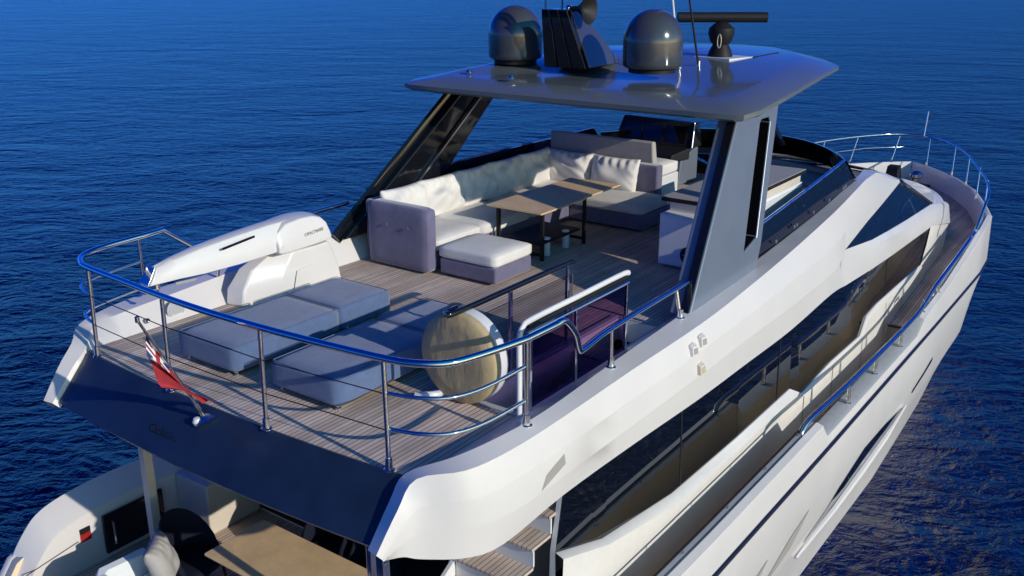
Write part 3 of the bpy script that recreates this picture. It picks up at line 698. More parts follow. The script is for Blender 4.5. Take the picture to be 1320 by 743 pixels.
# ---- railings
def railing(name, path, r, posts, pr=.022, m=CHROME, extra=(), wires=()):
    mb = MB(); mb.tube(path, r, 10); rl = yb(mb, name, m, angle=60)
    for b, t in posts:
        mb = MB(); mb.tube([b, t], pr, 10); mb.lathe([(pr + .03, 0), (pr + .03, .01), (pr + .012, .018), (pr + .008, .11), (pr, .115)], b, 14); yb(mb, 'post', CHROME, rl, angle=40)
    for e, er in extra:
        mb = MB(); mb.tube(e, er, 8); yb(mb, 'mid_rail', CHROME, rl, angle=60)
    for e in wires:
        mb = MB(); mb.tube(e, .005, 6); yb(mb, 'guard_wire', MATT, rl, angle=60)
    return rl
top = [(4.3, 2.62, .76), (2.3, 2.68, .70), (1.72, 2.68, .72), (1.36, 2.70, 1.0), (1.08, 2.69, .985)]
top += smooth_path([(1.0, 2.69, .985), (.5, 2.65, .98), (.22, 2.52, .98), (.08, 2.3, .98), (.03, 2.1, .98), (-.02, 1.4, .98), (-.07, .7, .98), (-.09, 0, .98), (-.07, -.7, .98), (-.02, -1.4, .98), (.05, -2.05, .98), (.12, -2.32, .98), (.28, -2.54, .98), (.6, -2.65, .98), (1.07, -2.745, .98)], 5)
top += smooth_path([(1.5, -2.76, .98), (1.62, -2.77, .98), (1.80, -2.77, .80), (1.9, -2.75, .62), (2.0, -2.74, .585), (2.62, -2.67, .58), (4.3, -2.53, .5), (4.75, -2.5, .47)], 4)
def cor(z): return smooth_path([(.05, -2.08, z), (.12, -2.32, z), (.28, -2.54, z), (.6, -2.65, z), (1.07, -2.735, z + .05)], 5)
def corp(z): return smooth_path([(.03, 2.12, z), (.06, 2.3, z), (.16, 2.5, z), (.4, 2.62, z), (.98, 2.66, z + .03)], 5)
ra = railing('aft_railing', top, .032, [((0, 2.10, 0), (.03, 2.10, .97)), ((-.09, .7, .005), (-.07, .7, .97)), ((-.09, -.7, .005), (-.07, -.7, .97)), ((0.01, -2.1, 0), (.05, -2.05, .97)),
      ((1.075, -2.74, .165), (1.07, -2.74, .97)), ((2.62, -2.68, .16), (2.62, -2.67, .58)), ((4.30, -2.6, .16), (4.3, -2.53, .5)), ((1.02, 2.69, .3), (1.02, 2.69, .985)), ((3.5, 2.64, .38), (3.5, 2.64, .74))],
      extra=[(cor(.36), .018), (cor(.68), .018), (corp(.36), .018), (corp(.68), .018)],
      wires=[[(.0, 2.1, .36), (-.09, .7, .36), (-.09, -.7, .36), (.02, -2.08, .36)], [(.0, 2.1, .68), (-.09, .7, .68), (-.09, -.7, .68), (.03, -2.07, .68)]])
# stair railings
def stair_rail(y, m, mg, z0, posts, white, xa):
    if white: path = smooth_path([(xa, y, .02), (xa, y, .5), (xa, y, .82), (xa + .05, y, .92), (xa + .2, y, .95), (2.4, y, .95), (3.2, y, .95), (3.3, y, .92)], 4)
    else: path = smooth_path([(xa + .22, y + .12, .92), (xa + .06, y + .11, .93), (xa, y + .05, .94), (xa + .08, y, .95), (2.2, y, .95), (3.2, y, .95), (3.28, y, .93)], 4)
    mb = MB(); mb.tube(path, .024, 10, flat=1.25); rl = yb(mb, 'stair_railing', m, angle=60)
    if white:
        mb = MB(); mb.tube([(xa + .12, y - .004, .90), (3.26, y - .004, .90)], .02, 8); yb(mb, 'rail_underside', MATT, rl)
        mb = MB(); mb.tube([(xa + .1, y - .02, .84), (3.28, y - .02, .84)], .014, 8); yb(mb, 'lower_rail', CHROME, rl)
    for x in posts:
        mb = MB(); mb.box(x - .018, x + .018, y - .018, y + .018, z0, .83 if white else .93); yb(mb, 'post', CHROME, rl, bevel=.006)
    mb = MB(); mb.box(xa + .12, 3.27, y - .006, y + .006, z0 + .06, .82); yb(mb, 'glass_panel', mg, rl, smooth=False)
stair_rail(-1.80, DARK, CLRGLASS, .02, (2.13, 3.16), False, 1.22)
stair_rail(-2.46, PANELW, PURGLASS, .02, (1.52, 2.3, 3.28), True, 1.36)
# side rail on the cut-down bulwark and bow pulpit
def side_rail(s):
    p = sy(smooth_path([(7.0, -3.24, -2.24), (7.3, -3.25, -2.13), (9, -3.26, -2.2), (11.9, -3.26, -2.25), (13.2, -3.27, -2.2), (14.2, -3.27, -2.0), (16, -3.25, -1.86), (17.9, -3.22, -1.70)], 3), s)
    posts = [(sy([(x, -3.27, lerp(CAPZ, x) + .02)], s)[0], sy([(x, -3.26, zt)], s)[0]) for x, zt in ((9.05, -2.2), (10.45, -2.23), (11.95, -2.25), (13.4, -2.16), (14.5, -1.98))]
    rl = railing('side_railing', p, .042, posts)
    for x in (9.05, 10.45, 11.95, 13.4, 14.5):
        mb = MB(); q = sy([(x + .07, -3.27, lerp(CAPZ, x) + .02), (x + .02, -3.26, -2.2 if x < 13 else -2.05)], s); mb.tube(q, .018, 8); yb(mb, 'post_brace', CHROME, rl)
    mb = MB(); q = sy([(13.85, -3.24, -2.24), (13.85, -3.24, -2.17), (14.15, -3.24, -2.14), (14.15, -3.24, -2.2)], s); mb.tube(q, .03, 8); yb(mb, 'mooring_cleat', CHROME, rl)
both(side_rail)
BR = smooth_path([(17.5, -3.27, -1.62), (18.2, -3.26, -1.2), (18.8, -3.2, -1.02), (20, -2.9, -.97), (21.2, -2.48, -.95), (23.2, -1.72, -.92), (24.4, -1.0, -.9), (25.0, -.45, -.9), (25.1, 0, -.9)], 4)
brp = BR + [(x, -y, z) for x, y, z in BR[-2::-1]]
bp_ = []
for x, y in ((19.4, 3.05), (20.9, 2.58), (22.4, 2.02), (23.5, 1.42), (24.5, .5)):
    for s in (1, -1): bp_.append(((x, -(y) * s, -1.66), (x + .35, -(y - .07) * s, -.93)))
railing('bow_railing', brp, .03, bp_, pr=.016, extra=[([(24.9, .3, -1.25), (24.0, 1.15, -1.25), (22.0, 2.15, -1.28), (20, 2.9, -1.3)], .014)])
mb = MB(); mb.tube([(25.05, -.2, -.9), (25.2, -.2, -.2)], .018, 8); yb(mb, 'jackstaff', CHROME)
# floodlights and vents on the side, set on the surface of the side body
from mathutils.bvhtree import BVHTree
hbvh = BVHTree.FromPolygons([v.co[:] for v in house.data.vertices], [p.vertices[:] for p in house.data.polygons])
def side_y(x, z):
    h = hbvh.ray_cast(Vector((x, -6, z + 5.3)), Vector((0, 1, 0)))
    return h[0].y if h[0] else -2.95
for s in (1, -1):
    V = [(1.0, -.37), (1.08, -.25), (1.36, -.165), (1.38, -.27)]
    rows = []
    for a in range(9):
        u = a / 8; lo_ = (V[0][0] + (V[3][0] - V[0][0]) * u, V[0][1] + (V[3][1] - V[0][1]) * u); hi_ = (V[1][0] + (V[2][0] - V[1][0]) * u, V[1][1] + (V[2][1] - V[1][1]) * u)
        rows.append(sy([(lo_[0] + (hi_[0] - lo_[0]) * v, side_y(lo_[0] + (hi_[0] - lo_[0]) * v, lo_[1] + (hi_[1] - lo_[1]) * v) - .003, lo_[1] + (hi_[1] - lo_[1]) * v) for v in (0, .25, .5, .75, 1)], s))
    mb = MB(); mb.loft(rows); yb(mb, 'side_vent', SLATE, house, angle=80)
    for (x, z, pl) in ((3.96, -.03, 0), (4.2, .0, 0), (4.12, -.30, 1)):
        y = side_y(x, z) + .01; k = .62
        mb = MB(); mb.hexa(sy([(x - .09 * k, y, z - .11 * k), (x + .09 * k, y, z - .09 * k), (x + .09 * k, y, z + .11 * k), (x - .09 * k, y, z + .10 * k)], s), sy([(x - .09 * k, y - .10 * k, z - .10 * k), (x + .06 * k, y - .12 * k, z - .09 * k), (x + .06 * k, y - .10 * k, z + .07 * k), (x - .09 * k, y - .08 * k, z + .07 * k)], s))
        fl = yb(mb, 'floodlight', WARM if pl else WHITE, house, bevel=.006)
        mb = MB(); mb.hexa(sy([(x - .06 * k, y - .088 * k, z - .07 * k), (x + .04 * k, y - .114 * k, z - .065 * k), (x + .04 * k, y - .10 * k, z + .04 * k), (x - .06 * k, y - .078 * k, z + .04 * k)], s), sy([(x - .06 * k, y - .105 * k, z - .07 * k), (x + .04 * k, y - .131 * k, z - .065 * k), (x + .04 * k, y - .117 * k, z + .04 * k), (x - .06 * k, y - .095 * k, z + .04 * k)], s)); yb(mb, 'light_lens', PLAST if pl else SLATE, fl)
# round speaker and fittings in the port coaming wall
mb = MB(); mb.lathe([(.115, 0), (.12, -.012), (.1, -.02), (.09, -.012), (.05, -.014), (.045, -.02), (.0, -.02)], (1.2, 2.40, .115), 28, 'Y'); yb(mb, 'deck_speaker', GREYTOP, house)
mb = MB(); mb.lathe([(.03, 0), (.03, -.012), (.015, -.014), (0, -.006)], (.8, 2.37, .1), 14, 'Y'); yb(mb, 'drain_fitting', STEEL, house)
# stern light ball and bracket on the dark face
mb = MB(); mb.lathe([(.0, -.05), (.035, -.036), (.05, 0), (.035, .036), (0, .05)], (-.235, .115, -.10), 18); yb(mb, 'stern_light', PANELW, fascia)
mb = MB(); mb.slab([(-.17, .03, -.02), (-.27, .05, -.13), (-.16, -.09, -.03)], (-.02, 0, .02)); yb(mb, 'staff_bracket', STEEL, fascia)

# ================================================================ THINGS ON DECK
def place(mb, name, m, t, **k): return mb.build(name, m, t, **k)

# ---- two sunbeds, each of two mattresses on a low frame
def make_sunbed(loc, label):
    t = thing('sun_bed', loc, label, 'sun bed', group='blue sunbeds on the after deck')
    mb = MB(); mb.box(.06, 2.24, -.41, .41, .045, .1); place(mb, 'bed_frame', MATT, t, bevel=.01)
    for i, (x0, x1) in enumerate(((0, 1.47), (1.475, 2.3))):
        mt = place(cushion(x0, x1, -.46, .46, .055, .325, r=.045, puff=.014, seed=i + 3, wr=.007), 'mattress', BLUEFAB, t, angle=80)
        c_ = []
        for cx_, cy_, a0 in ((x1 - .055, .405, 0), (x0 + .055, .405, 90), (x0 + .055, -.405, 180), (x1 - .055, -.405, 270)):
            c_ += [(cx_ + .035 * math.cos(R(a0 + d)), cy_ + .035 * math.sin(R(a0 + d)), .3235) for d in (0, 30, 60, 90)]
        mb = MB(); mb.tube(c_, .0045, 6, closed=True); place(mb, 'piping', BLUEFAB, mt)
    for x in (.08, 2.2):
        for y in (-.38, .38):
            mb = MB(); mb.lathe([(.028, 0), (.028, .02), (.018, .03), (.018, .08)], (x, y, 0), 14); place(mb, 'foot', CHROME, t)
    mb = MB(); mb.box(.36, .46, -.02, .0, .328, .331); 
    return t
make_sunbed((.46, .86, 0), 'blue-grey sunbed beside the white crane, lying in full sun')
make_sunbed((.5, -.545, 0), 'blue-grey sunbed next to the stair opening with a railing shadow across it')

# ---- corner sofa
sofa = thing('corner_sofa', (4.25, 1.55, 0), 'long cream corner sofa with mauve velvet end panel wrapping round the table', 'sofa')
L = lambda x0, x1, y0, y1, z0, z1: (x0 - 4.25, x1 - 4.25, y0 - 1.55, y1 - 1.55, z0, z1)
ap = place(cushion(*L(4.15, 4.37, 1.03, 2.12, .03, .9), r=.06, puff=.01, seed=4), 'end_panel', PURP, sofa, angle=80)
for y in (1.36, 1.74):
    mb = MB(); mb.lathe([(.02, 0), (.02, -.008), (.0, -.012)], (-.112, y - 1.55, .62), 12, 'X'); place(mb, 'button', PURP, ap)
mb = MB(); mb.box(*L(4.37, 8.75, 1.12, 2.2, .04, .27)); mb.box(*L(7.75, 8.75, -.22, 1.115, .04, .27)); place(mb, 'sofa_base', PURP, sofa, bevel=.02)
mb = MB(); mb.box(*L(4.37, 8.9, 2.16, 2.36, .05, .84)); place(mb, 'back_frame', PURP, sofa, bevel=.04)
mb = MB(); mb.box(*L(8.62, 8.82, .0, 2.15, .05, .88)); place(mb, 'back_frame', PURP, sofa, bevel=.04)
seats = [(4.39, 5.4, 1.06, 2.14), (5.42, 6.6, 1.06, 2.14), (6.62, 7.72, 1.06, 2.14), (7.74, 8.6, 1.06, 2.14), (7.72, 8.6, -.22, 1.04)]
for i, (a, b, c, d) in enumerate(seats):
    place(cushion(*L(a, b, c, d, .27, .44), r=.05, puff=.03, seed=20 + i, wr=.006), 'seat_cushion', CUSH, sofa, angle=80)
lab = ['cream back cushion nearest the mauve end panel, brightly sunlit', 'second cream back cushion from the mauve end panel', 'middle cream back cushion along the long side, half in shade', 'fourth cream back cushion along the long side, in shade', 'cream back cushion in the inner corner of the sofa',
       'cream back cushion on the short side next to the corner', 'cream back cushion at the open end of the short side, edge on the mauve frame']
for i in range(7):
    if i < 5: loc, rzv, w = (4.85 + .82 * i, 2.02, .70), -90, .9
    else: loc, rzv, w = (8.47, 1.58 - .86 * (i - 5), .69), 180, .9
    o = pillow(w, .58, .26, seed=i * 3 + 1, wr=.045).build('back_cushion', CUSH, None, angle=180)
    o.location = loc; o.rotation_euler = (0, R(-14), R(rzv))
    tag(o, lab[i], 'cushion', 'cream back cushions on the sofa')
ott = thing('ottoman', (4.7, .45, 0), 'square cream-topped mauve ottoman pushed up against the sofa seat', 'ottoman')
mb = MB(); mb.box(-.4, .42, -.43, .5, .04, .25); place(mb, 'ottoman_base', PURP, ott, bevel=.03, seg=3)
place(cushion(-.41, .44, -.44, .52, .25, .42, r=.05, puff=.025, seed=31, wr=.004), 'ottoman_cushion', CUSH, ott, angle=80)

# ---- folding oak table on the upper deck
tb = thing('folding_table', (6.62, .6, 0), 'oak topped folding table with black frame standing in front of the cream sofa', 'table')
mb = MB(); mb.hexa([(-1.12, -.47, .695), (.02, -.47, .695), (.02, .48, .695), (-1.12, .48, .695)], [(-1.12, -.47, .72), (.02, -.47, .72), (.02, .48, .72), (-1.12, .48, .72)]); place(mb, 'table_leaf', OAK, tb, bevel=.005)
mb = MB(); mb.hexa([(.03, -.42, .69), (1.13, -.42, .695), (1.13, .48, .695), (.03, .48, .69)], [(.03, -.42, .716), (1.13, -.42, .72), (1.13, .48, .72), (.03, .48, .716)]); place(mb, 'table_leaf', OAK, tb, bevel=.005)
for x in (-.98, .12):
    mb = MB(); mb.box(x - .02, x + .02, -.42, -.37, 0, .694); mb.box(x - .02, x + .02, .34, .39, 0, .694); mb.box(x - .02, x + .02, -.37, .34, .65, .694); mb.box(x - .02, x + .02, -.37, .34, .06, .1); place(mb, 'leg_frame', MATT, tb, bevel=.004)
mb = MB(); mb.box(-.958, .098, -.34, .31, .2, .24); place(mb, 'shelf', MATT, tb, bevel=.005)
for x in (-.7, -.2):
    mb = MB(); mb.lathe([(.05, -.14), (.055, -.13), (.055, .13), (.05, .14)], (x, -.28, .12), 18); place(mb, 'hinge_cylinder', PANELW, tb)

# ---- bar counter
bar = thing('bar_counter', (6.4, -1.2, 0), 'pale bar unit with grey stone top standing behind the starboard hardtop pillar', 'bar unit')
mb = MB(); mb.box(.02, 3.1, -.86, 0, .03, .74); place(mb, 'bar_cabinet', BAR, bar, bevel=.01)
mb = MB(); mb.box(.25, 3.05, -.84, -.03, .742, .86); place(mb, 'bar_recess', WARM, bar)
mb = MB(); mb.box(.22, 3.2, -.88, .10, .862, .916); place(mb, 'counter_edge', MATT, bar, bevel=.015)
mb = MB(); mb.box(.235, 3.19, -.87, .09, .9165, .926); place(mb, 'bar_top', STONE, bar, bevel=.004)
mb = MB(); mb.box(.0, .018, -.75, -.02, .05, .72); place(mb, 'bar_door', BAR, bar, bevel=.004)
mb = MB(); mb.box(1.2, 3.05, -.885, -.862, .2, .7); place(mb, 'bar_drawer', PANELW, bar, bevel=.006)
mb = MB(); mb.lathe([(.12, 0), (.125, -.012), (.1, -.014), (.09, -.004), (0, -.004)], (-.002, -.47, .22), 26, 'X'); vt = place(mb, 'round_vent', MATT, bar)
for k in range(6):
    a = k * math.pi / 3; mb = MB(); mb.tube([(-.01, -.47, .22), (-.01, -.47 + .1 * math.cos(a), .22 + .1 * math.sin(a))], .008, 6); place(mb, 'vent_spoke', STEEL, vt)

# ---- helm bench, helm console, forward lounge
hbn = thing('helm_bench', (8.9, 1.25, 0), 'grey upholstered helm bench with tall backrest and white side behind the sofa', 'bench')
mb = MB(); mb.box(.02, .98, -1.0, 1.0, .03, .56); place(mb, 'bench_box', PANELW, hbn, bevel=.02)
place(cushion(.15, .98, -1.0, 1.0, .56, .76, r=.05, puff=.01, seed=8), 'bench_cushion', CUSH, hbn, angle=80)
mb = MB(); mb.hexa([(.0, -1.02, .78), (.16, -1.02, .78), (.16, 1.02, .78), (.0, 1.02, .78)], [(-.02, -1.0, 1.2), (.1, -1.0, 1.2), (.1, 1.0, 1.2), (-.02, 1.0, 1.2)]); place(mb, 'backrest', GREYUP, hbn, bevel=.03, seg=3)
con = thing('helm_console', (11.1, 1.55, 0), 'black helm console with dark screens facing aft behind the grey bench', 'helm console')
mb = MB(); mb.hexa([(-.1, -.75, .02), (.6, -.8, .02), (.6, .7, .02), (-.1, .7, .02)], [(.0, -.75, .5), (.6, -.8, .69), (.6, .7, .69), (.0, .7, .5)]); place(mb, 'console_base', PYL, con, bevel=.03)
mb = MB(); mb.hexa([(-.35, -.7, .5), (.1, -.86, .5), (.1, .72, .5), (-.35, .66, .5)], [(-.3, -.7, .62), (.12, -.86, .72), (.12, .72, .72), (-.3, .66, .62)]); place(mb, 'control_shelf', MATT, con, bevel=.02)
mb = MB(); mb.hexa([(.1, -.9, .7), (.55, -.9, .7), (.55, .76, .7), (.1, .76, .7)], [(.28, -.84, 1.15), (.5, -.84, 1.13), (.5, .66, 1.15), (.28, .66, 1.18)]); hd = place(mb, 'instrument_hood', MATT, con, bevel=.03)
mb = MB(); mb.tube([(.09, -.90, .72), (.27, -.845, 1.15), (.5, -.845, 1.13)], .014, 6); place(mb, 'hood_lit_edge', STEEL, hd)  # bright strip added to paint the light along the hood's edge
for y in (-.52, -.04, .40):
    mb = MB(); mb.hexa([(.125, y - .2, .78), (.131, y - .2, .78), (.131, y + .2, .78), (.125, y + .2, .78)], [(.236, y - .19, 1.07), (.242, y - .19, 1.07), (.242, y + .19, 1.07), (.236, y + .19, 1.07)]); place(mb, 'screen', GLASS, hd)
mb = MB(); mb.tube([(-.42 + .02 * math.sin(a), .5 + .19 * math.cos(a),   .6 + .19 * math.sin(a)) for a in [i * math.pi / 12 for i in range(24)]], .014, 8, closed=True); wh = place(mb, 'steering_wheel', MATT, con)
for a in (0.5, 2.6, 4.7):
    mb = MB(); mb.tube([(-.36, .5, .6), (-.42, .5 + .19 * math.cos(a), .6 + .19 * math.sin(a))], .01, 6); place(mb, 'wheel_spoke', STEEL, wh)
for y in (-.15, -.05):
    mb = MB(); mb.tube([(-.22, y, .62), (-.24, y, .78)], .012, 8); mb.lathe([(0, -.025), (.022, -.01), (.022, .01), (0, .025)], (-.24, y, .79), 10); place(mb, 'throttle_lever', CHROME, con)
lg = thing('lounge_seat', (11.4, -1.1, 0), 'low beige lounge pad inside the dark curved windscreen forward of the bar', 'lounge seat')
lp = [(-.7, -1.0), (.1, -.98), (.75, -.55), (1.05, .1), (1.15, .8), (-.2, .9)]
mb = MB(); mb.prism(lp, .02, .36); place(mb, 'lounge_base', PANELW, lg, bevel=.03)
mb = MB(); mb.prism([(x * .99, y * .985) for x, y in lp], .362, .46); place(mb, 'lounge_cushion', GREYUP, lg, bevel=.04, seg=4)
mb = MB(); mb.hexa([(.0, -.92, .462), (.12, -.9, .462), (.62, .82, .462), (.5, .84, .462)], [(.03, -.9, .56), (.13, -.88, .56), (.62, .80, .56), (.52, .82, .56)]); place(mb, 'lounge_bolster', GREYUP, lg, bevel=.04, seg=3)
# ---- round covered disc standing on edge at the stair opening
dsc = thing('covered_round_cushion', (1.40, -1.76, 0), 'round tan canvas disc with a white rim standing on edge at the stair opening', 'round cushion')
mb = MB(); mb.lathe([(0, -.085), (.3, -.09), (.43, -.075), (.455, -.04), (.455, .0)], (0, 0, .465), 48, 'X'); place(mb, 'canvas_cover', TAN, dsc, angle=60)
mb = MB(); mb.lathe([(.452, .0), (.46, .005), (.46, .12), (.44, .14), (0, .145)], (0, 0, .465), 48, 'X'); place(mb, 'white_rim', PANELW, dsc, angle=40)
mb = MB(); mb.tube(smooth_path([(-.10, .40, .03), (-.06, .28, .05), (.02, .22, .05), (.1, .16, .08)], 4), .035, 10); fnd = mb.build('deck_fender', PANELW, None); fnd.location = (1.30, -1.75, 0); tag(fnd, 'small white tube lying on the teak under the round tan disc', 'fender')

# ---- davit crane on the port side
cr = thing('davit_crane', (2.75, 2.05, 0), 'white davit crane with long folded arm along the port coaming', 'crane')
def crs(pts): return [(x - 2.75, y - 2.05, z) for x, y, z in pts]
stn = [  # x, z top, z bottom, half width, yc
    (.80, .80, .585, .10, 2.12), (1.0, .85, .59, .13, 2.1), (1.35, .905, .575, .155, 2.09), (1.8, .95, .58, .175, 2.07), (2.3, .985, .60, .185, 2.05), (2.62, .99, .615, .185, 2.04)]
def arm_row(x, zt, zb, w, yc):
    h = zt - zb
    k = .16 if x < .81 else 0
    return [(x - k * .8, yc - w, zb + .03), (x - k * .4, yc - w, zb + h * .62), (x, yc - w * .55, zt - .02), (x, yc, zt), (x, yc + w * .55, zt - .02), (x - k * .4, yc + w, zb + h * .62), (x - k * .8, yc + w, zb + .03), (x - k, yc, zb)]
mb = MB(); mb.loft([crs(arm_row(*r)) for r in stn], close=True, caps=True); arm = place(mb, 'crane_arm', WHITE, cr, angle=35, bevel=.012)
mb = MB(); mb.slab(crs([(.665, 2.03, .615), (.665, 2.21, .615), (.785, 2.19, .79), (.785, 2.05, .79)]), (-.014, 0, .01)); place(mb, 'end_cap', CHROME, arm, bevel=.006)
mb = MB(); mb.slab(crs([(1.55, 1.877, .845), (2.0, 1.852, .90), (2.0, 1.852, .925), (1.55, 1.877, .87)]), (0, -.012, 0)); place(mb, 'arm_slot', DARK, arm)
mb = MB(); mb.slab(crs([(.95, 1.965, .57), (1.2, 1.94, .565), (1.2, 1.94, .59), (.95, 1.965, .60)]), (0, -.01, 0)); place(mb, 'arm_seam', SLATE, arm)
hs = [(2.33, .76, .62), (2.38, .86, .60), (2.5, .93, .595), (2.75, .95, .60), (2.95, .94, .605), (3.08, .90, .61), (3.17, .82, .62), (3.2, .70, .63)]
mb = MB(); rows = [[(x, 2.05 - .235, zb), (x, 2.05 - .24, (zt + zb) / 2), (x, 2.05 - .18, zt + .02), (x, 2.05, zt + .05), (x, 2.05 + .18, zt + .02), (x, 2.05 + .22, zb)] for x, zt, zb in hs]
mb.loft([crs(r) for r in rows], close=True, caps=True); hou = place(mb, 'crane_housing', WHITE, cr, angle=40, bevel=.02)
M = Matrix(((1, 0, .12, 0), (0, 0, -1, 0), (0, 1, 0, 0), (0, 0, 0, 1))); M = Matrix.Rotation(R(-3), 4, 'Y') @ Matrix(((1, 0, 0, 0), (0, 0, -1, 0), (0, 1, 0, 0), (0, 0, 0, 1)))
M.translation = Vector((2.90 - 2.75, 1.804 - 2.05, .775)); letters('OPACMARE', .062, 'maker_lettering', SLATE, hou, M, .002)
pd = [(0, [(1.85, 2.32), (1.9, 2.06), (2.35, 1.9), (3.0, 1.84), (3.42, 1.9), (3.45, 2.36)]), (.2, [(1.88, 2.32), (1.94, 2.06), (2.4, 1.9), (3.0, 1.84), (3.38, 1.9), (3.4, 2.34)]),
      (.42, [(2.05, 2.28), (2.1, 2.08), (2.5, 1.88), (3.0, 1.84), (3.28, 1.88), (3.32, 2.3)]), (.58, [(2.42, 2.24), (2.44, 2.06), (2.6, 1.87), (3.0, 1.84), (3.2, 1.87), (3.22, 2.26)])]
mb = MB(); mb.loft([crs([(x, y, z) for x, y in r]) for z, r in pd], close=True, caps=True); pe = place(mb, 'crane_pedestal', WHITE, cr, angle=35, bevel=.03, seg=3)
mb = MB(); mb.slab(crs([(2.55, 1.865, .06), (2.9, 1.842, .06), (2.9, 1.842, .36), (2.62, 1.858, .33)]), (0, -.006, 0)); place(mb, 'access_panel', WHITE, pe, bevel=.003)
mb = MB(); mb.lathe([(.035, 0), (.04, -.05), (.02, -.07), (.02, -.12), (.035, -.14), (.0, -.16)], (.80 - 2.75, .05, .59), 14); place(mb, 'hook_block', STEEL, cr)
mb = MB(); mb.tube(crs([(1.95, 2.55, .30), (1.95, 2.5, .5), (1.95, 2.2, .57)]), .02, 8); place(mb, 'arm_rest_bracket', STEEL, cr)

# ---- on the hardtop
def dome(loc, label):
    t = thing('satellite_dome', loc, label, 'satellite dome', group='satellite domes on the hardtop')
    mb = MB(); mb.lathe([(.3, 0), (.33, .0), (.33, .05), (.3, .06)], (0, 0, 0), 32); place(mb, 'dome_base', MATT, t)
    pr = [(.36, .06), (.405, .085), (.415, .13), (.42, .42)] + [(.42 * math.cos(a), .42 + .44 * math.sin(a)) for a in [i * math.pi / 2 / 14 for i in range(1, 14)]] + [(.0, .86)]
    mb = MB(); mb.lathe(pr, (0, 0, 0), 48); place(mb, 'dome_shell', DOME, t, angle=60)
    return t
dome((7.32, 1.88, 2.5), 'graphite satellite dome standing left of the black fin mast')
dome((7.28, -.52, 2.51), 'graphite satellite dome standing right of the black fin mast, next to the whip aerials')
fin = thing('fin_mast', (7.5, .78, 2.5), 'black ribbed fin mast raked aft between the two satellite domes', 'mast')
for i in range(3):
    ya, yb_ = .40 - .25 * i, .17 - .25 * i; ta, tb_ = .30 - .15 * i, .165 - .15 * i
    mb = MB(); mb.hexa([(-.42, yb_, .0), (-.30, yb_, .0), (-.30, ya, .0), (-.42, ya, .0)], [(-.66, tb_, .84), (-.56, tb_, .84), (-.56, ta, .84), (-.66, ta, .84)]); place(mb, 'fin_blade', DARK, fin, bevel=.015)
mb = MB(); mb.hexa([(-.30, -.33, .0), (.85, -.2, 0), (.85, .3, 0), (-.30, .40, 0)], [(-.56, -.15, .84), (-.25, -.1, .84), (-.25, .25, .84), (-.56, .30, .84)]); place(mb, 'fin_body', DOME, fin, bevel=.02)
for y, x in ((.27, -.60), (.0, -.58)):
    mb = MB(); mb.tube([(x, y, .8), (x, y, 1.5)], .022, 8); place(mb, 'mast_tube', CHROME, fin)
hn = thing('horn', (7.05, .70, 3.27), 'round grey horn loudspeaker on the top of the black fin mast', 'horn')
mb = MB(); mb.lathe([(.03, .0), (.04, .12), (.10, .2), (.21, .30), (.215, .31), (.20, .305), (.07, .2), (0, .17)], (0, 0, .08), 30, 'Y')
for i, v in enumerate(mb.v):
    mb.v[i] = (v[0], -v[1], v[2])
place(mb, 'horn_bell', MATT, hn, angle=50)
mb = MB(); mb.tube([(0, .06, .08), (0, .0, .08)], .05, 12); place(mb, 'horn_driver', CHROME, hn)
rd = thing('radar_scanner', (9.1, -.72, 2.585), 'black open-array radar with long horizontal bar on the hardtop', 'radar')
mb = MB(); mb.lathe([(.2, 0), (.17, .1), (.12, .2), (.16, .24), (.2, .36), (.19, .44), (.12, .5), (.06, .54)], (0, 0, 0), 24); place(mb, 'radar_pedestal', MATT, rd)
mb = MB(); mb.tube([(-.40, .55, .60), (.40, -.55, .60)], .078, 14); 
bar_ = place(mb, 'scanner_bar', MATT, rd, angle=50)
mb = MB(); mb.hexa([(-.32, -.3, -.02), (.25, -.45, -.02), (.4, .2, -.02), (-.2, .35, -.02)], [(-.32, -.3, .02), (.25, -.45, .02), (.4, .2, .02), (-.2, .35, .02)]); place(mb, 'mounting_plate', PANELW, rd, bevel=.008)
mb = MB(); mb.tube([(-.19 + .0, -.06 + .03 * math.cos(a), .26 + .1 * math.sin(a)) for a in [i * math.pi / 6 for i in range(12)]], .007, 6, closed=True); place(mb, 'rope_loop', WARM, rd)
def whip(base, top, label, m):
    t = thing('whip_aerial', base, label, 'aerial', group='whip aerials on the hardtop'); d = Vector(top) - Vector(base)
    mb = MB(); mb.tube([(0, 0, 0), tuple(d)], [.018, .012], 8); place(mb, 'aerial_rod', m, t)
    mb = MB(); mb.lathe([(.06, 0), (.06, .015), (.025, .03), (.022, .1)], (0, 0, -.02), 12); place(mb, 'aerial_foot', CHROME, t)
whip((8.05, -.55, 2.53), (7.7, -.35, 4.9), 'pale whip aerial rising straight beside the right satellite dome', PANELW)
whip((8.2, -.8, 2.53), (7.75, -.50, 4.9), 'dark leaning whip aerial between the right dome and the radar', MATT)

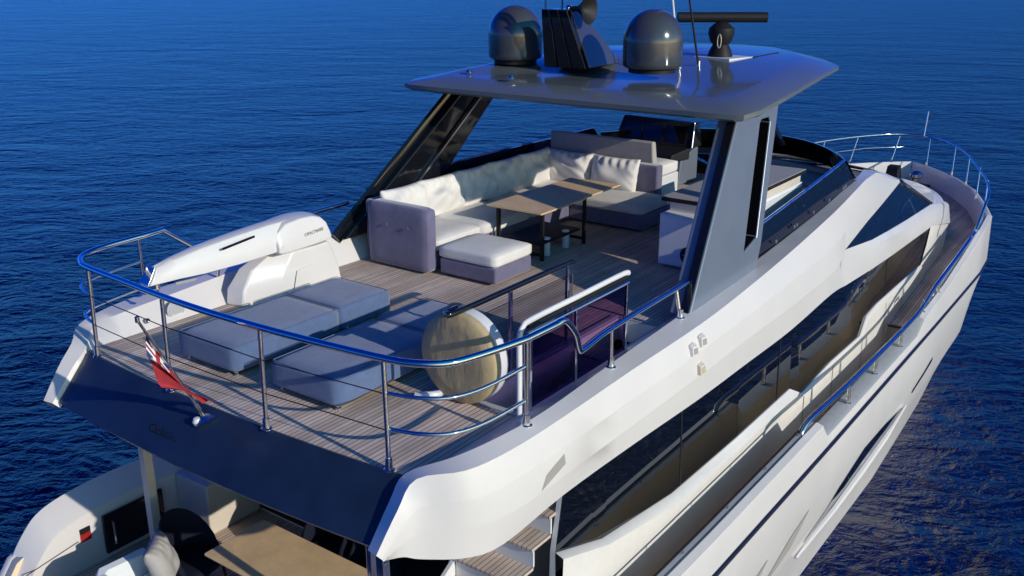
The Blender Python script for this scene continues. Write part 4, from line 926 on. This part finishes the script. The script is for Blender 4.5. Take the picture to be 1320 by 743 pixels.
# ---- flagstaff with the red ensign
fs = thing('flagstaff', (-.19, .05, -.065), 'short raked steel flagstaff fixed to the dark stern face', 'flagstaff')
A, Bv = Vector((0, 0, 0)), Vector((-.55, .02, 1.145))
mb = MB(); mb.tube([tuple(A), tuple(A + (Bv - A) * .16)], .02, 10); mb.tube([tuple(A + (Bv - A) * .12), tuple(Bv)], .013, 10); mb.lathe([(.0, -.03), (.02, -.02), (.02, .03), (0, .04)], tuple(Bv), 12); place(mb, 'staff_pole', STEEL, fs)
def ensign():
    t = thing('ensign_flag', (-.19, .05, -.065), 'red ensign with a union canton hanging limp from the flagstaff', 'flag')
    NU, NV = 30, 26
    hoist0, hoist1 = A + (Bv - A) * .88, A + (Bv - A) * .27
    grid = []
    for i in range(NU + 1):        # along the hoist, from the top down
        u = i / NU; h = hoist0.lerp(hoist1, u); row = []
        for j in range(NV + 1):    # out along the fly, which hangs down in folds
            v = j / NV
            w = 1 - .72 * u
            fold = .05 * math.sin(v * 12 + u * 4) * min(1, v * 4)
            row.append(h + Vector((.05 * v + fold * .7 + .10 * v * u, .07 * math.sin(v * 3.2) * (1 - u) - .16 * v * v * (.3 + u) + fold, -v * (.42 * w + .09) + .10 * v * v * u)))
        grid.append(row)
    def sub(u0, u1, v0, v1, name, m, off):
        mb = MB(); a, b = round(u0 * NU), round(u1 * NU); c, d = round(v0 * NV), round(v1 * NV)
        mb.loft([[tuple(grid[i][j]) for j in range(c, d + 1)] for i in range(a, b + 1)])
        o = place(mb, name, m, t, angle=180)
        return o
    # the field and the canton are one cloth cut along the canton's edge
    mb = MB(); H = NU // 2; V = NV // 2
    cell = {}
    def build(name, m, test):
        mb = MB(); idx = {}
        for i in range(NU):
            for j in range(NV):
                if test(i, j):
                    q = []
                    for a, b in ((i, j), (i, j + 1), (i + 1, j + 1), (i + 1, j)):
                        if (a, b) not in idx: idx[(a, b)] = len(mb.v); mb.v.append(tuple(grid[a][b]))
                        q.append(idx[(a, b)])
                    mb.f.append(tuple(q))
        return place(mb, name, m, t, angle=180)
    def cls(i, j):
        if i >= H or j >= V: return 'r'
        x, y = (j + .5) / V * 2 - 1, (i + .5) / H * 2 - 1
        if abs(x) < .14 or abs(y) < .16: return 'r'
        if abs(x) < .3 or abs(y) < .34: return 'w'
        if abs(abs(x) - abs(y)) < .17: return 'w'
        return 'b'
    f = build('flag_cloth', RED, lambda i, j: cls(i, j) == 'r')
    build('canton_white', FWHITE, lambda i, j: cls(i, j) == 'w'); build('canton_blue', FBLUE, lambda i, j: cls(i, j) == 'b')
ensign()

# ---- cockpit furniture
ct = thing('cockpit_table', (.5, -.25, -2.9), 'large light oak table with rounded corners in the cockpit under the overhang', 'table')
mb = MB(); mb.box(-.38, .45, -1.05, 1.05, .86, .9); place(mb, 'tabletop', OAK, ct, bevel=.05, seg=4)
for y in (-.6, .6):
    mb = MB(); mb.lathe([(.22, 0), (.22, .02), (.05, .04), (.05, .85)], (.05, y, 0), 20); place(mb, 'table_leg', CHROME, ct)
def chair(loc, rz_, label, fab):
    t = thing('cockpit_chair', loc, label, 'chair', rz_, 'round-backed chairs in the cockpit'); t.scale = (1.12, 1.12, 1.05)
    mb = MB(); N = 16; rows = []
    for k in range(N + 1):
        a = R(-115 + 230 * k / N); c = math.cos(a); hgt = .46 + .52 * max(0, (c + .42) / 1.42) ** .6
        ro, ri = .29, .25
        rows.append([(-ri * c, ri * math.sin(a), .42), (-ro * c, ro * math.sin(a), .40), (-(ro + .02) * c, (ro + .02) * math.sin(a), (.42 + hgt) / 2), (-ro * c, ro * math.sin(a), hgt - .03), (-(ro + ri) / 2 * c, (ro + ri) / 2 * math.sin(a), hgt), (-ri * c, ri * math.sin(a), hgt - .03)])
    mb.loft(rows, close=True, caps=True); place(mb, 'chair_back', fab, t, angle=60)
    place(cushion(-.25, .27, -.25, .25, .36, .48, r=.06, puff=.02, seed=2), 'seat', fab, t, angle=80)
    for x in (-.2, .2):
        for y in (-.18, .18):
            mb = MB(); mb.tube([(x, y, .38), (x * 1.15, y * 1.15, 0)], [.016, .01], 8); place(mb, 'leg', MATT, t)
    return t
chair((.35, 1.35, -2.9), R(-75), 'navy round-backed chair at the port end of the oak cockpit table', NAVYFAB)
chair((1.35, .25, -2.9), R(180), 'navy chair on the far side of the cockpit table, nearer the port side', NAVYFAB)
chair((1.35, -.5, -2.9), R(180), 'navy chair on the far side of the cockpit table, nearer the stairs', NAVYFAB)
cs = thing('cockpit_sofa', (-.42, .48, -2.9), 'pale grey cockpit sofa with a curved back at the stern', 'sofa')
mb = MB(); mb.box(-.3, .35, -1.5, 1.1, .0, .42); place(mb, 'sofa_base', WHITE, cs, bevel=.03)
place(cushion(-.2, .4, -1.5, .98, .42, .56, r=.05, puff=.02, seed=5), 'seat_cushion', CUSH, cs, angle=80)
mb = MB(); mb.loft([[(-.34, y, .3), (-.36, y, .72), (-.3, y, .80), (-.2, y, .78), (-.14, y, .45)] for y in (-1.5, -.5, .6, 1.0)], caps=True); mb.loft([[(-.34, 1.0, .3), (-.36, 1.0, .72), (-.3, 1.0, .80), (-.2, 1.0, .78), (-.14, 1.0, .45)], [(-.2, 1.14, .3), (-.22, 1.16, .72), (-.2, 1.12, .80), (-.14, 1.04, .78), (-.1, 1.0, .45)], [(.35, 1.16, .3), (.35, 1.18, .70), (.35, 1.14, .76), (.35, 1.04, .74), (.35, 1.0, .45)]], caps=True)
place(mb, 'sofa_back', BAR, cs, angle=60, bevel=.015)
o = pillow(.5, .5, .22, seed=9, wr=.014).build('throw_pillow', GREYUP, None, angle=180); o.location = (-.14, 1.18, -2.10); o.rotation_euler = (0, R(-20), R(-50)); tag(o, 'grey piped throw pillow leaning in the corner of the cockpit sofa', 'pillow')

# ---- on the foredeck
sp = thing('foredeck_sunpad', (20.6, 0, -1.72), 'wide pale grey sunpad covering the top of the foredeck trunk', 'sunpad')
for i, (a0, a1) in enumerate(((-88, -30), (-29, 29), (30, 88))):
    mb = MB(); N = 10; o_, i_ = [], []
    for k in range(N + 1):
        a = R(a0 + (a1 - a0) * k / N); o_.append((-1.9 + 3.6 * math.cos(a), 1.95 * math.sin(a))); i_.append((-1.7 + .9 * math.cos(a), 1.6 * math.sin(a)))
    rows = []
    for (x, y), (u, v) in zip(o_, i_): rows.append([(x, y, .0), (x + .01, y, .06), (x * .985 + u * .015, y * .985 + v * .015, .085), ((x + u) / 2, (y + v) / 2, .095), (u, v, .085), (u, v, .02)])
    mb.loft(rows, caps=True); place(mb, 'sunpad_cushion', CUSH, sp, angle=50)
wd = thing('anchor_windlass', (23.5, -.2, -2.15), 'steel anchor windlass with dark chain gear at the bow', 'windlass')
mb = MB(); mb.lathe([(.2, 0), (.2, .1), (.12, .14), (.12, .3), (.18, .34), (.18, .42), (.1, .5), (0, .52)], (0, -.3, .0), 20); mb.lathe([(.16, 0), (.16, .2), (.1, .3), (.1, .42), (0, .44)], (.2, .3, .0), 20); place(mb, 'windlass_drum', STEEL, wd)
mb = MB(); mb.box(-.5, .5, -.6, .6, 0, .06); place(mb, 'windlass_plate', MATT, wd, bevel=.01)
mb = MB(); mb.hexa([(-.4, .1, .06), (.1, .1, .06), (.1, .5, .06), (-.4, .5, .06)], [(-.3, .15, .62), (.0, .15, .62), (.0, .45, .62), (-.3, .45, .62)]); place(mb, 'motor_cover', MATT, wd, bevel=.02)
